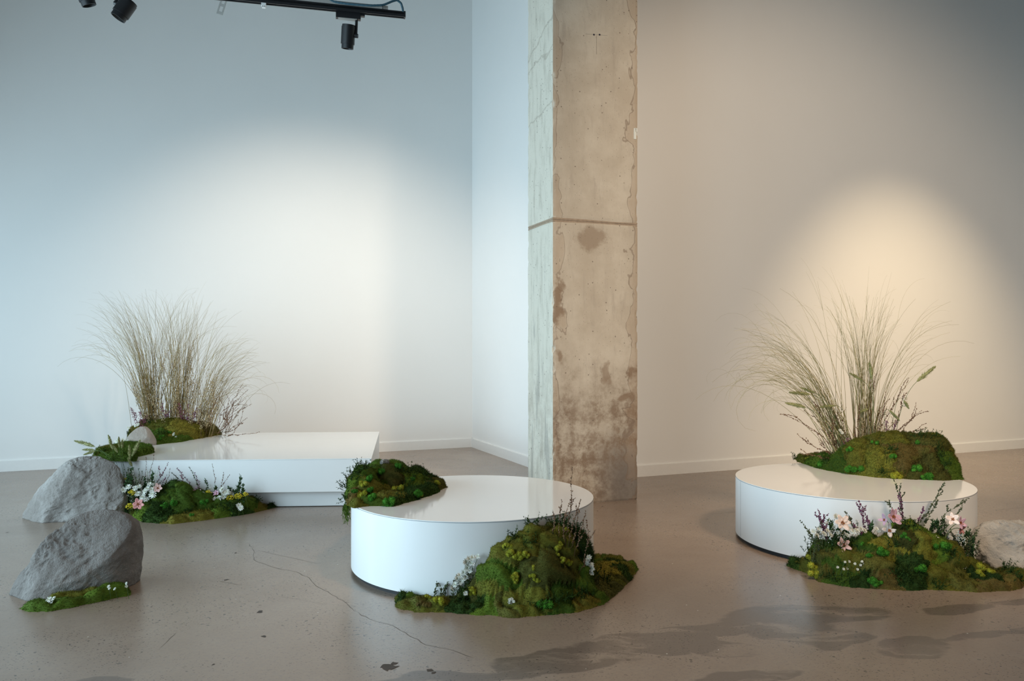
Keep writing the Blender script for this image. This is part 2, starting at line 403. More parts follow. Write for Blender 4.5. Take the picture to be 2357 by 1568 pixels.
crack([(590, 1266), (623, 1274), (660, 1282), (732, 1298)], .0025, .006, 4)
crack([(640, 1310), (683, 1322), (745, 1378), (690, 1384)], .0002, .004, 5)
crack([(366, 1495), (406, 1456)], .003, .003, 6)
crack([(500, 1337), (556, 1348)], .0025, .002, 7)
crack([(640, 1372), (752, 1392)], .002, .003, 8)
crack([(930, 1063), (980, 1060), (1030, 1057), (1084, 1060)], .008, .01, 9)
crack([(1590, 1188), (1700, 1178)], .003, .004, 10)
crack([(2290, 1175), (2357, 1168)], .004, .006, 11)

# chips in the floor finish
g = Geo(); r_ = np.random.default_rng(5)
for px, py, s in ((897, 1536, .035), (905, 1528, .02), (890, 1541, .018), (990, 1543, .016), (998, 1549, .012), (598, 1409, .02), (606, 1466, .014), (521, 1335, .014), (543, 1273, .012), (18, 1226, .013), (490, 1530, .009)):
    p = on(px, py); th = np.sort(r_.random(9) * 6.28); rr = s * (.5 + .6 * r_.random(9))
    v = np.stack([p[0] + rr * np.cos(th), p[1] + rr * 1.0 * np.sin(th), np.full(9, .0007 + s * .01)], 1)
    g.add(np.vstack([[p[0], p[1], .0007 + s * .01], v]), [(0, i + 1, (i + 1) % 9 + 1) for i in range(9)])
g.build('chip', MAT_CRACK, floor)

# ------------------------------------------------------------------ column
def noise3(P, s, seed=0.0):
    return np.array([mnoise.noise(Vector((p[0] * s + seed, p[1] * s + seed * .7, p[2] * s - seed))) for p in P])
root = thing('concrete_column', col_o * np.array([1, 1, 0]), 'square weathered concrete column with brown stains standing in the middle', 'column')
ang = math.radians(21.0); root.rotation_euler = (0, 0, ang)
def column_block(z0, z1, nz):
    per = []
    nx, ny = 26, 18
    fx = (np.sin((np.linspace(-.5, .5, nx)) * math.pi) + 1) / 2; fy = (np.sin((np.linspace(-.5, .5, ny)) * math.pi) + 1) / 2
    for x in fx[:-1]: per.append((x * COLW, 0, 0, -1))
    for y in fy[:-1]: per.append((COLW, y * COLD, 1, 0))
    for x in fx[::-1][:-1]: per.append((x * COLW, COLD, 0, 1))
    for y in fy[::-1][:-1]: per.append((0, y * COLD, -1, 0))
    per = np.array(per); n = len(per); zs = np.linspace(z0, z1, nz)
    P = np.concatenate([np.column_stack([per[:, 0], per[:, 1], np.full(n, z)]) for z in zs])
    dx = np.minimum(P[:, 0], COLW - P[:, 0]); dy = np.minimum(P[:, 1], COLD - P[:, 1])
    e = np.maximum(dx, dy)                     # distance to the arris along the face
    a = noise3(P, 14, 3.1); b = noise3(P, 45, 8.2)
    chip = (.003 + .016 * np.clip(a + .35 * b, 0, 1) ** 1.6) * np.clip(1 - e / .022, 0, 1)
    c0 = np.array([COLW / 2, COLD / 2]); d = np.sign(P[:, :2] - c0)
    P[:, :2] -= d * chip[:, None]
    jn = .0015 * noise3(P, 3, 1.0); P[:, :2] += d * jn[:, None]
    end = (np.abs(P[:, 2] - z0) < 1e-6) | (np.abs(P[:, 2] - z1) < 1e-6)
    P[end, :2] -= d[end] * .004
    T = []
    for i in range(nz - 1):
        for j in range(n):
            p, q = i * n + j, i * n + (j + 1) % n
            T += [(p, q, q + n), (p, q + n, p + n)]
    cen = len(P); P = np.vstack([P, [[COLW / 2, COLD / 2, z1], [COLW / 2, COLD / 2, z0]]])
    for j in range(n): k = (nz - 1) * n; T += [(k + j, k + (j + 1) % n, cen), ((j + 1) % n, j, cen + 1)]
    return P, T
ZJ = HC + (HZ - 505) * col_o[1] / F
for (a, b, nz) in ((0.0, ZJ - .011, 150), (ZJ + .011, COLH, 150)):
    P, T = column_block(a, b, nz); trimesh('cast_block', P, T, MAT_COL, root, False)
g = Geo(); [g.quadbox((e, e, ZJ + a), (COLW - 2 * e, 0, 0), (0, COLD - 2 * e, 0), (0, 0, h_)) for a, h_, e in ((-.016, .0135, .0035), (-.003, .006, .007), (.0025, .0135, .003))]; 
v, t = g.arr(); trimesh('construction_joint', v, t, MAT_JOINT, root)
# pencil cross with two ink dots, and a chip of white paint
def colpt(px, py):
    cu = np.array([math.cos(ang), math.sin(ang), 0]); cn = np.array([math.sin(ang), -math.cos(ang), 0])
    ray = at(px, py, 1.0) - np.array([0, 0, HC]); o0 = np.array([col_o[0], col_o[1], 0])
    s = np.dot(o0 - np.array([0, 0, HC]), cn) / np.dot(ray, cn); p = np.array([0, 0, HC]) + ray * s
    return np.array([np.dot(p - o0, cu), -.001, p[2]])
g = Geo(); ink = plain('ink', (.012, .012, .03), .6)
for px in (1367, 1380):
    p = colpt(px, 80); th = np.arange(10) * .628
    g.add(np.vstack([p, np.stack([p[0] +   .0075 * np.cos(th), 0 * th - .0015, p[2] + .0075 * np.sin(th)], 1)]), [(0, i + 1, (i + 1) % 10 + 1) for i in range(10)])
for a, b in (((1348, 78), (1398, 82)), ((1373, 82), (1373, 125))):
    p, q = colpt(*a), colpt(*b); g.tube([p, (p + q) / 2, q], .0006, 3)
v, t = g.arr(); trimesh('pencil_mark', v, t, ink, root)
g = Geo(); p = colpt(1461, 308); g.box(p + np.array([.002, -.001, 0]), .02, .006, .085); g.box(p + np.array([.012, -.001, .03]), .018, .006, .03)
v, t = g.arr(); trimesh('paint_chip', v, t, MAT_WHITE, root)

# ------------------------------------------------------------------ platforms
ZT = .373
FR = at(855, 1055, F * (HC - ZT) / 255); BRp = at(873, 994, F * (HC - ZT) / 194)
dp = BRp - FR; dp[2] = 0; PD = np.linalg.norm(dp); pv = dp / PD; pu = unit(np.array([1, .068, 0]))      # pu points right
PW = 2.08
FL = FR - pu * PW; FL[2] = 0
root = thing('low_white_platform', FL, 'low rectangular white platform with glossy top and recessed base, by the left wall', 'platform')
ZB = HC - (1131 - HZ) * FR[1] / F
def rbox(name, o, a, b, z0, z1, mat, bev=.003):
    g = Geo(); g.quadbox(o + np.array([0, 0, z0]), a, b, np.array([0, 0, z1 - z0])); ob = g.build(name, mat, root); 
    md = ob.modifiers.new('bevel', 'BEVEL'); md.width = bev; md.segments = 2; md.limit_method = 'ANGLE'; return ob
rbox('deck_box', FL, pu * PW, pv * PD, ZB, ZT - .006, MAT_SIDE)
rbox('top_panel', FL - pu * .001 - pv * .001, pu * (PW + .002), pv * (PD + .002), ZT - .006, ZT, MAT_TOP, .0015)
rbox('recessed_base', FL + pu * .16 + pv * .09, pu * (PW - .32), pv * (PD - .2), .004, ZB, MAT_SIDE)
rbox('toe_strip', FL + pu * .17 + pv * .10, pu * (PW - .34), pv * (PD - .22), 0, .006, MAT_TOE, .001)

def drum(cx, cy, r, zt, label, joint):
    root = thing('round_platform', (cx, cy, 0), label, 'platform', None)
    N = 160; th = np.arange(N) * 2 * math.pi / N; cs = np.stack([np.cos(th), np.sin(th)], 1)
    def lathe(name, prof, mat, smooth=True):
        V_ = np.concatenate([np.column_stack([cs * q[0], np.full(N, q[1])]) for q in prof]); T = []
        for i in range(len(prof) - 1):
            for j in range(N):
                p, q = i * N + j, i * N + (j + 1) % N; T += [(p, q, q + N), (p, q + N, p + N)]
        ob = trimesh(name, V_, T, mat, root, smooth)
        ob.data.set_sharp_from_angle(angle=math.radians(35)); return ob
    lathe('side_panel', [(r - .01, .024), (r, .024), (r, zt - .0062), (r - .01, zt - .0062)], MAT_SIDE)
    lathe('seam', [(r - .004, zt - .0064), (r + .0003, zt - .0064), (r + .0003, zt - .0040), (r - .004, zt - .0040)], MAT_SEAM)
    lathe('top_panel', [(r - .004, zt - .0042), (r, zt - .0042), (r, zt - .0006), (r - .0006, zt), (0.0005, zt)], MAT_TOP)
    lathe('toe_kick', [(0.0005, 0), (r - .02, 0), (r - .02, .025), (.0005, .025)], MAT_TOE)
    # straight butt joint of the bent side sheet, at the left
    a = math.radians(joint); g = Geo(); g.box(((r + .0002) * math.cos(a), (r + .0002) * math.sin(a), zt / 2 + .01), .0006, .0012, zt - .036, np.array(Matrix.Rotation(a, 3, 'Z')))
    v, t = g.arr(); trimesh('side_joint', v, t, MAT_SEAM, root)
    return root
ZD = .38
D1 = (-.2157, 4.30, .665); D2 = (2.094, 4.797, .68)
drum(*D1, ZD, 'round white drum platform in the middle, in front of the concrete column', 40)
drum(*D2, ZD, 'round white drum platform on the right, carrying the tall grasses', 181)

# ------------------------------------------------------------------ boulders
def boulder(rows, Yc, z0, depth, label, mat, seed, cuts=7, nz=130, ns=220, rough=1.0, sq=2.3, skew=0.0):
    """rows: (py, left px, right px) of the outline, top first; the outline is lofted into a solid of its own depth"""
    rows = sorted(rows); zs = np.array([HC - (p - HZ) * Yc / F for p, _, _ in rows])
    xl = np.array([(a - CX) * Yc / F for _, a, _ in rows]); xr = np.array([(b - CX) * Yc / F for _, _, b in rows])
    ztop = zs[0]; h = ztop - z0
    q = np.linspace(0, 1, nz); zq = z0 + h * np.sin(q * math.pi / 2) ** .9
    Lx = np.interp(zq, zs[::-1], xl[::-1]); Rx = np.interp(zq, zs[::-1], xr[::-1])
    k = 7; pad = lambda a: np.convolve(np.pad(a, k // 2, mode='edge'), np.ones(k) / k, 'valid')
    Lx[4:-4] = pad(Lx)[4:-4]; Rx[4:-4] = pad(Rx)[4:-4]
    hw = (Rx - Lx) / 2; cx = (Rx + Lx) / 2; t = (zq - z0) / h
    dp_ = depth * np.sqrt(np.clip(1 - t ** 2.2, 0.0004, 1))
    th = np.arange(ns) * 2 * math.pi / ns
    ct, st = np.cos(th), np.sin(th); sx = np.sign(ct) * np.abs(ct) ** (2 / sq); sy = np.sign(st) * np.abs(st) ** (2 / sq)
    turn = 1 + skew * hw[:, None] * sx / Yc                # keeps the outline where it is when the footprint is turned
    P = np.stack([(cx[:, None] + hw[:, None] * sx) * turn, Yc + skew * hw[:, None] * sx + dp_[:, None] * sy, np.repeat(zq[:, None], ns, 1)], -1).reshape(-1, 3)
    cen = np.array([cx[0], Yc, z0 + h * .3])
    r = np.random.default_rng(seed); size = max(h, hw[0])
    for _ in range(cuts):                          # flat break faces
        a = r.uniform(math.pi * 1.3, math.pi * 1.7); n = unit(np.array([math.cos(a), math.sin(a) * .9, r.uniform(-.05, .7)]))
        d = (P - cen) @ n; lim = d.max() * r.uniform(.70, .90); over = np.clip(d - lim, 0, None); P[:, :2] -= n[:2] * (over * .9)[:, None]
    nrm = unit((P - cen) / np.array([hw[0], depth, h]))
    disp = np.zeros(len(P))
    s = 1 / size
    for f_, a_ in ((1.1, .08), (2.3, .045), (4.6, .034), (9, .022), (20, .014), (40, .008)):
        v_ = noise3(P, f_ * s * 1.0, seed * 1.7 + f_)
        disp += a_ * rough * size * (v_ if f_ < 2 else (.42 - np.abs(v_) * 1.6))
    disp *= np.clip(1.15 - np.abs(P[:, 0] - cx[0]) / hw[0] * .35, .3, 1)
    P = P + nrm * np.where(disp > 0, disp * .5, disp)[:, None]
    base = P[:, 2] < z0 + .02; P[base, 2] = np.maximum(P[base, 2], z0)
    P[:ns, 2] = z0; P[:, 2] = np.maximum(P[:, 2], z0)
    T = []
    for i in range(nz - 1):
        for j in range(ns):
            p, q_ = i * ns + j, i * ns + (j + 1) % ns; T += [(p, q_, q_ + ns), (p, q_ + ns, p + ns)]
    c1 = len(P); P = np.vstack([P, [P[-ns:].mean(0), [P[:ns, 0].mean(), P[:ns, 1].mean(), z0]]])
    for j in range(ns): k = (nz - 1) * ns; T += [(k + j, k + (j + 1) % ns, c1), ((j + 1) % ns, j, c1 + 1)]
    loc = np.array([cx[0], Yc, z0])
    ob = trimesh('boulder', P - loc, T, mat, None, True); ob.location = Vector(loc)
    tag(ob, label, 'boulder'); return ob
B1 = [(1050, 188, 205), (1053, 178, 228), (1061, 160, 246), (1067, 151, 256), (1082, 132, 273), (1109, 105, 284), (1136, 84, 292), (1151, 75, 296), (1166, 64, 293), (1180, 54, 288), (1192, 50, 284)]
boulder(B1, 5.45, 0, .17, 'big pale grey boulder behind the front one, against the low platform', MAT_ROCK, 11, 8, skew=.08)
B2 = [(1177, 216, 240), (1181, 192, 264), (1190, 168, 288), (1211, 128, 314), (1229, 106, 318), (1241, 95, 320), (1274, 68, 320), (1307, 42, 319), (1331, 24, 318), (1350, 12, 316), (1372, 7, 312)]
boulder(B2, 3.84, 0, .17, 'big grey boulder at the front left, moss strip along its foot', MAT_ROCK3, 23, 7, skew=.30)
B3 = [(982, 324, 335), (985, 317, 340), (991, 309, 345), (1000, 300, 351), (1010, 293, 356), (1018, 290, 359), (1026, 291, 361)]
boulder(B3, F * (HC - ZT) / 224, ZT, .10, 'small rounded stone on the low platform beside the moss', MAT_ROCK2, 31, 3, 50, 80, .5)
B4 = [(1201, 2300, 2345), (1204, 2284, 2368), (1212, 2264, 2392), (1225, 2250, 2410), (1245, 2243, 2425), (1270, 2243, 2430), (1295, 2250, 2430), (1305, 2256, 2428)]
boulder(B4, 4.22, 0, .20, 'sandy grey boulder at the right edge beside the mossy mound', MAT_ROCK4, 47, 7, 100, 160, 1.5)

# ------------------------------------------------------------------ moss
def poly_sd(Q, poly):
    """signed distance, positive inside"""
    d = np.full(len(Q), 1e9); ins = np.zeros(len(Q), bool); n = len(poly)
    for i in range(n):
        a, b = poly[i], poly[(i + 1) % n]; e = b - a; w_ = Q - a
        s = np.clip((w_ @ e) / (e @ e + 1e-12), 0, 1); d = np.minimum(d, np.linalg.norm(w_ - s[:, None] * e, axis=1))
        c1 = (Q[:, 1] >= a[1]) != (Q[:, 1] >= b[1])
        ins ^= c1 & (Q[:, 0] < a[0] + (Q[:, 1] - a[1]) / (b[1] - a[1] + 1e-12) * e[0])
    return np.where(ins, d, -d)
def vnoise2(Q, s, seed):
    r = np.random.default_rng(seed); G = r.random((64, 64)); x = Q * s; i = np.floor(x).astype(int); f = x - i; f = f * f * (3 - 2 * f)
    g_ = lambda a, b: G[(i[:, 0] + a) % 64, (i[:, 1] + b) % 64]
    return (g_(0, 0) * (1 - f[:, 0]) + g_(1, 0) * f[:, 0]) * (1 - f[:, 1]) + (g_(0, 1) * (1 - f[:, 0]) + g_(1, 1) * f[:, 0]) * f[:, 1]

class Moss:
    def __init__(s, label, outline, z0, bumps, n_patch, palette, seed, res=.007, thick=.022, avoid=None, dens=105000, rim=None, special=(), world=False):
        r = np.random.default_rng(seed); s.z0 = z0
        poly = np.array([on(*p, z0)[:2] for p in outline]); s.poly = poly
        lo, hi = poly.min(0) - .03, poly.max(0) + .03
        nx, ny = int((hi[0] - lo[0]) / res) + 2, int((hi[1] - lo[1]) / res) + 2
        gx, gy = np.meshgrid(lo[0] + np.arange(nx) * res, lo[1] + np.arange(ny) * res, indexing='ij')
        Q = np.stack([gx.ravel(), gy.ravel()], 1)
        sd = poly_sd(Q, poly) + .022 * (vnoise2(Q, 9, seed) - .5) + .014 * (vnoise2(Q, 30, seed + 1) - .5)
        if avoid is not None: sd = np.minimum(sd, np.linalg.norm(Q - np.array(avoid[:2]), axis=1) - avoid[2] - .004)
        h = thick * np.clip(sd / .02, 0, 1) ** .5 * (.7 + .6 * vnoise2(Q, 11, seed + 2))
        for (px, py, pt, rx, ry, k, k2) in bumps:
            c = on(px, py, z0); top = HC - (pt - HZ) * c[1] / F - z0
            wq = Q + (.16 * min(rx, ry)) * np.stack([vnoise2(Q, 7, seed + 3) - .5, vnoise2(Q, 7, seed + 4) - .5], 1)
            d = np.sqrt(((wq[:, 0] - c[0]) / rx) ** 2 + ((wq[:, 1] - c[1]) / ry) ** 2)
            b = top * np.clip(1 - d ** k, 0, 1) ** k2
            h = np.maximum(h, b) + .25 * np.minimum(h, b) * (b > 0) * (h < .06)
        h = h * np.clip(sd / .035 + .12, 0, 1) ** .7
        inside = sd > 0
        for _ in range(3):                                     # soften the steepest slopes
            Hq = np.pad(h.reshape(nx, ny), 1, mode='edge'); h = ((Hq[:-2, 1:-1] + Hq[2:, 1:-1] + Hq[1:-1, :-2] + Hq[1:-1, 2:] + 2 * Hq[1:-1, 1:-1]) / 6).ravel()
        pts = Q[inside]; sel = r.choice(len(pts), n_patch * 30)
        cand = pts[sel]; seeds = [cand[0]]                      # spread the sheet centres out
        for _ in range(n_patch - 1):
            dd = np.min(np.linalg.norm(cand[:, None] - np.array(seeds)[None], axis=2), axis=1) * (.6 + .8 * r.random(len(cand))); seeds.append(cand[np.argmax(dd)])
        S = np.array(seeds)
        QQ = Q + np.stack([.9 * h, 1.3 * h], 1); wq = Q + .09 * np.stack([vnoise2(QQ, 9, seed + 5) - .5, vnoise2(QQ, 9, seed + 6) - .5], 1) + .05 * np.stack([vnoise2(QQ, 28, seed + 7) - .5, vnoise2(QQ, 28, seed + 8) - .5], 1)
        hw_ = h + .10 * (vnoise2(QQ, 8, seed + 11) - .5) * (h > .05)
        hS = np.array([h[np.argmin(np.linalg.norm(Q - q, axis=1))] for q in S])
        D = np.sqrt(((wq[:, None] - S[None]) ** 2).sum(-1) + (1.1 * (hw_[:, None] - hS[None])) ** 2); order = np.sort(D, 1)
        cell = np.argmin(D, 1); gap = order[:, 1] - order[:, 0] if n_patch > 1 else np.full(len(Q), 1.0)
        pill = .026 * np.clip(gap / .055, 0, 1) ** .6 - .010
        lump = (pill + .020 * (vnoise2(QQ, 17, seed + 12) - .5) + .012 * (vnoise2(QQ, 42, seed + 9) - .5)) * np.clip(sd / .03, 0, 1)
        h = np.where(inside, h, 0)
        s.h, s.lo, s.res, s.nx, s.ny = h, lo, res, nx, ny
        Hg = h.reshape(nx, ny); dx, dy = np.gradient(Hg, res); nrm = unit(np.stack([-dx.ravel(), -dy.ravel(), np.ones(nx * ny)], 1))
        P3 = np.column_stack([Q, z0 + h]) + nrm * np.where(inside, lump, 0)[:, None]; P3[:, 2] = np.maximum(P3[:, 2], z0 + .002 * inside)
        s.h = np.where(inside, np.maximum(h + lump / np.maximum(nrm[:, 2], .35), .002), 0)
        c0 = poly.mean(0); root = thing('moss_mound', (c0[0], c0[1], z0), label, 'moss'); s.root = root; base = np.array([c0[0], c0[1], z0])
        idx = np.arange(nx * ny).reshape(nx, ny); a, b, c, d = idx[:-1, :-1].ravel(), idx[1:, :-1].ravel(), idx[1:, 1:].ravel(), idx[:-1, 1:].ravel()
        ok = inside[a].astype(int) + inside[b] + inside[c] + inside[d] >= 1
        a, b, c, d = a[ok], b[ok], c[ok], d[ok]; qc = cell[a]
        kinds = list(palette); pw = np.array([palette[k] for k in kinds], float); pw /= pw.sum()
        kind_of = [kinds[r.choice(len(kinds), p=pw)] for _ in range(n_patch)]
        for (px, py, kd) in special:
            p = s.hit(px, py)
            if p is not None: kind_of[int(np.argmin(np.linalg.norm(S - p[:2], axis=1)))] = kd
        for ci in range(n_patch):
            mk = qc == ci
            if mk.sum() < 6: continue
            T = np.concatenate([np.column_stack([a[mk], b[mk], c[mk]]), np.column_stack([a[mk], c[mk], d[mk]])])
            used, inv = np.unique(T.ravel(), return_inverse=True); Tl = inv.reshape(-1, 3); Vl = P3[used]
            A = np.cross(P3[T[:, 1]] - P3[T[:, 0]], P3[T[:, 2]] - P3[T[:, 0]]); ar = np.linalg.norm(A, axis=1) / 2
            kd = kind_of[ci]
            fern = kd == 'dark'
            N = int(ar.sum() * dens * (.7 if fern else 1.0)); f_ = r.choice(len(T), N, p=ar / ar.sum())
            bc = r.random((N, 2)); bc = np.where(bc.sum(1, keepdims=True) > 1, 1 - bc, bc)
            Pp = P3[T[f_, 0]] + bc[:, :1] * (P3[T[f_, 1]] - P3[T[f_, 0]]) + bc[:, 1:] * (P3[T[f_, 2]] - P3[T[f_, 0]])
            nn = unit(A[f_]); Dd = unit(nn * (.75 if fern else .9) + r.normal(0, .85, (N, 3)) + np.array([0, 0, .12]))
            far = 1.0 + .30 * (c0[1] > 5) + .3 * (c0[1] > 6); L = far * (.016 if fern else .0092) * (.5 + r.random(N)); W_ = far * (.0026 if fern else .0019) * (.6 + .8 * r.random(N))
            g = Geo(); g.add(Vl, Tl); g.blades(Pp - nn * .002, Dd, L, W_)
            sm = np.zeros(len(Tl) + N, bool); sm[:len(Tl)] = True
            v, t = g.arr(); trimesh('moss_sheet', v - base, t, MOSS[kd], root, sm)
        s.r = r; s.base = base
    def z(s, x, y):
        i = int(round((x - s.lo[0]) / s.res)); j = int(round((y - s.lo[1]) / s.res))
        if 0 <= i < s.nx and 0 <= j < s.ny: return s.z0 + s.h[i * s.ny + j]
        return s.z0
    def hit(s, px, py):
        for Y in np.arange(s.lo[1] - .05, s.lo[1] + s.ny * s.res + .05, .004):
            p = at(px, py, Y)
            if p[2] <= s.z(p[0], p[1]) and s.z(p[0], p[1]) > s.z0 + .003: return p
        return None
    def tufts(s, lst, kind, size=.022, name='moss_tuft'):
        for (px, py, *k) in lst:
            p = s.hit(px, py)
            if p is None: continue
            sz = 1.12 * size * (k[0] if k else 1.0) * s.r.uniform(.85, 1.2); p = p + unit(np.array([0, 0, HC]) - p) * sz * .3
            g = Geo(); nl = 5
            for q in range(nl):
                c = p + s.r.normal(0, sz * .48, 3) * np.array([1, .6, .6]); rad = sz * s.r.uniform(.5, .8)
                N = 260; d = unit(s.r.normal(size=(N, 3))); pos = c + d * rad * .8
                ic = 10; u_ = unit(s.r.normal(size=(1, 3)))
                th, ph = np.meshgrid(np.linspace(0, 2 * math.pi, 9)[:-1], np.linspace(.25, math.pi - .25, 5)); 
                sp = np.stack([np.sin(ph) * np.cos(th), np.sin(ph) * np.sin(th), np.cos(ph)], -1).reshape(-1, 3)
                T = []
                for i in range(4):
                    for j in range(8): a_, b_ = i * 8 + j, i * 8 + (j + 1) % 8; T += [(a_, b_ + 8, b_), (a_, a_ + 8, b_ + 8)]
                g.add(c + sp * rad * .85, T); g.blades(pos, unit(d + s.r.normal(0, .5, (N, 3))), rad * .38 * (.6 + .8 * s.r.random(N)), rad * .16)
            v, t = g.arr(); trimesh(name, v - s.base, t, MOSS[kind], s.root, False)
    def ferns(s, lst, L=.05, n=14, kind='dark', name='fern_moss'):
        """feathery sprays standing out of the moss"""
        for (px, py) in lst:
            p = s.hit(px, py)
            if p is None: continue
            g = Geo()
            for q in range(n):
                d = unit(np.array([0, -.35, .75]) + s.r.normal(0, .55, 3)); l = L * s.r.uniform(.5, 1.2)
                o0 = p + s.r.normal(0, .018, 3) * np.array([1, .7, .3]); ss = np.linspace(0, 1, 5)
                pts = o0 + d * l * ss[:, None] + s.r.normal(0, .12, 3) * l * (ss ** 2)[:, None]
                g.tube(pts, .0012 * (1.3 - ss), 3, False)
                N = 16; k = s.r.integers(1, 5, N); g.blades(pts[k], unit(d * .7 + s.r.normal(0, .8, (N, 3))), .011 * s.r.uniform(.6, 1.4, N), np.full(N, .0035))
            v, t = g.arr(); trimesh(name, v - s.base, t, MOSS[kind], s.root, False)['kind'] = 'stuff'

PALM = {'olive': 4, 'deep': 3, 'green': 2, 'dark': 1.6, 'brown': .5}
# mound on the middle drum
m1 = Moss('mixed moss heap with bright tufts on the middle drum, hanging over its left rim',
          [(800, 1160), (812, 1170), (850, 1166), (905, 1167), (940, 1157), (985, 1143), (1026, 1122), (1012, 1110), (960, 1100), (900, 1098), (850, 1102), (806, 1125), (796, 1145)], ZD,
          [(888, 1128, 1066, .19, .20, 2.4, .75), (838, 1140, 1082, .13, .16, 2.2, .8), (945, 1125, 1082, .16, .14, 2.2, .8), (985, 1122, 1100, .12, .08, 2, .8), (815, 1148, 1120, .06, .12, 2, .8)],
          26, {'olive': 3, 'deep': 3, 'green': 2.4, 'dark': 2, 'brown': 1.2}, 101, .008, special=[(890, 1110, 'deep'), (965, 1120, 'brown'), (820, 1105, 'green'), (940, 1130, 'dark')])
m1.tufts([(878, 1087), (916, 1076), (850, 1104), (852, 1128, .8), (859, 1146, 1.2), (901, 1159, 1.1), (812, 1132, .9), (957, 1138), (945, 1104, .8), (893, 1163, .7)], 'bright', .019)
m1.tufts([(826, 1142, 1.15), (915, 1126), (837, 1113, .9), (968, 1140, .5), (1003, 1110, .7)], 'yellow', .019)
m1.tufts([(882, 1064)], 'lichen', .018)
m1.ferns([(816, 1090), (826, 1080), (806, 1105), (800, 1125), (838, 1078), (930, 1085), (950, 1092), (975, 1095), (800, 1150), (940, 1120), (930, 1145)], .055)
# strand hanging over the rim
g = Geo(); r_ = np.random.default_rng(3)
for k in range(46):
    p0 = at(799 + r_.uniform(-5, 9), 1160 + r_.uniform(-6, 6), 4.26); l = r_.uniform(.03, .10); s_ = np.linspace(0, 1, 5)
    pts = p0 + np.stack([-.012 * np.sin(s_ * 3) + r_.normal(0, .01) * s_, -.02 * s_, -l * s_], 1); g.tube(pts, .001, 3, False)
    N = 14; kk = r_.integers(0, 5, N); g.blades(pts[kk], unit(np.array([0, -.2, -.5]) + r_.normal(0, .7, (N, 3))), .012 * r_.uniform(.5, 1.4, N), np.full(N, .004))
v, t = g.arr(); trimesh('hanging_moss', v - m1.base, t, MOSS['green'], m1.root, False)['kind'] = 'stuff'
# dome and mats at the foot of the middle drum
m2 = Moss('domed moss mound with yellow-green tufts on the floor in front of the middle drum',
          [(908, 1368), (914, 1398), (960, 1410), (1030, 1410), (1100, 1416), (1180, 1420), (1250, 1416), (1330, 1410), (1390, 1392), (1432, 1352), (1469, 1310), (1440, 1293), (1372, 1280), (1330, 1325), (1240, 1345), (1150, 1345), (1080, 1340), (1000, 1348), (935, 1352)], 0,
          [(1222, 1376, 1210, .275, .21, 2.6, .7), (1258, 1372, 1202, .23, .20, 2.4, .75), (1160, 1382, 1244, .20, .18, 2.4, .75), (1300, 1368, 1218, .15, .18, 2.4, .7), (1000, 1378, 1350, .16, .07, 2, .8), (1410, 1325, 1300, .10, .14, 2, .8), (1120, 1392, 1352, .2, .05, 2, .8)],
          42, PALM, 202, .0065, .03, D1, special=[(1200, 1240, 'olive'), (1200, 1330, 'olive'), (1220, 1380, 'olive'), (1130, 1300, 'green'), (1120, 1330, 'green'), (1240, 1290, 'olive'), (1290, 1340, 'deep'), (1250, 1340, 'deep'), (1320, 1270, 'olive'), (1420, 1310, 'gold'), (1360, 1390, 'gold'), (1280, 1395, 'dark'), (950, 1375, 'olive'), (1320, 1385, 'dark'), (1310, 1400, 'green')])
m2.tufts([(1167, 1257, .9), (1175, 1272), (1185, 1281), (1200, 1276), (1193, 1286, .8), (1209, 1279, .8), (1288, 1252, .9), (1282, 1264, .8), (1283, 1276, .8), (1296, 1289, .7), (1306, 1293, .7), (1314, 1297, .7), (1223, 1308), (1230, 1324, .7), (1234, 1337), (1180, 1326, .9), (1187, 1337, .7), (1089, 1356, .9), (1089, 1364, .8), (985, 1374), (1012, 1381, 1.1), (1303, 1222, .8)], 'yellow', .0155)
m2.tufts([(1251, 1391, 1.3), (1100, 1300, .6)], 'bright', .015)
m2.tufts([(972, 1390, .9), (985, 1392, .9)], 'brown', .016)
m2.ferns([(1190, 1214), (1200, 1209), (1226, 1206), (1280, 1204), (1292, 1206), (1300, 1210), (1318, 1222), (1330, 1228), (1180, 1240), (1215, 1250), (1035, 1335), (1000, 1348), (960, 1352), (940, 1356), (1060, 1365), (1070, 1375), (1020, 1352), (1240, 1390), (1280, 1385), (1310, 1378), (1370, 1325), (1390, 1335), (1340, 1370)], .05)
# slope of moss on the right drum
m3 = Moss('thick brown-green moss slope on top of the right drum under the tall grasses',
          [(1826, 1056), (1850, 1068), (1900, 1083), (1955, 1092), (2020, 1099), (2100, 1104), (2170, 1106), (2214, 1103), (2206, 1078), (2150, 1066), (2060, 1062), (1960, 1058), (1890, 1052)], ZD,
          [(2055, 1088, 1001, .30, .24, 2.6, .75), (2120, 1090, 1002, .22, .22, 3.2, .7), (1985, 1086, 1014, .22, .18, 2.2, .8), (1925, 1076, 1046, .16, .12, 2.2, .8), (2165, 1092, 1045, .14, .18, 2.4, .8), (1905, 1068, 1048, .16, .12, 2, .8)],
          30, {'olive': 6, 'green': 1.6, 'brown': 1.3, 'deep': 1.5}, 303, .007, special=[(2000, 1040, 'olive'), (2040, 1045, 'olive'), (2110, 1085, 'brown'), (2140, 1050, 'olive'), (2150, 1020, 'deep'), (1870, 1065, 'green'), (2080, 1015, 'brown')])
m3.tufts([(1890, 1068), (2017, 1019), (1953, 1079), (1980, 1077, 1.2), (2138, 1098, 1.1), (2128, 1099), (2109, 1078, 1.2), (1957, 1035, .8), (2056, 1050, .9), (2113, 1017, .7), (1966, 1082)], 'bright', .019)
m3.tufts([(2055, 1092, 1.2), (2071, 1097), (1985, 1006), (1860, 1054, .7)], 'yellow', .019)
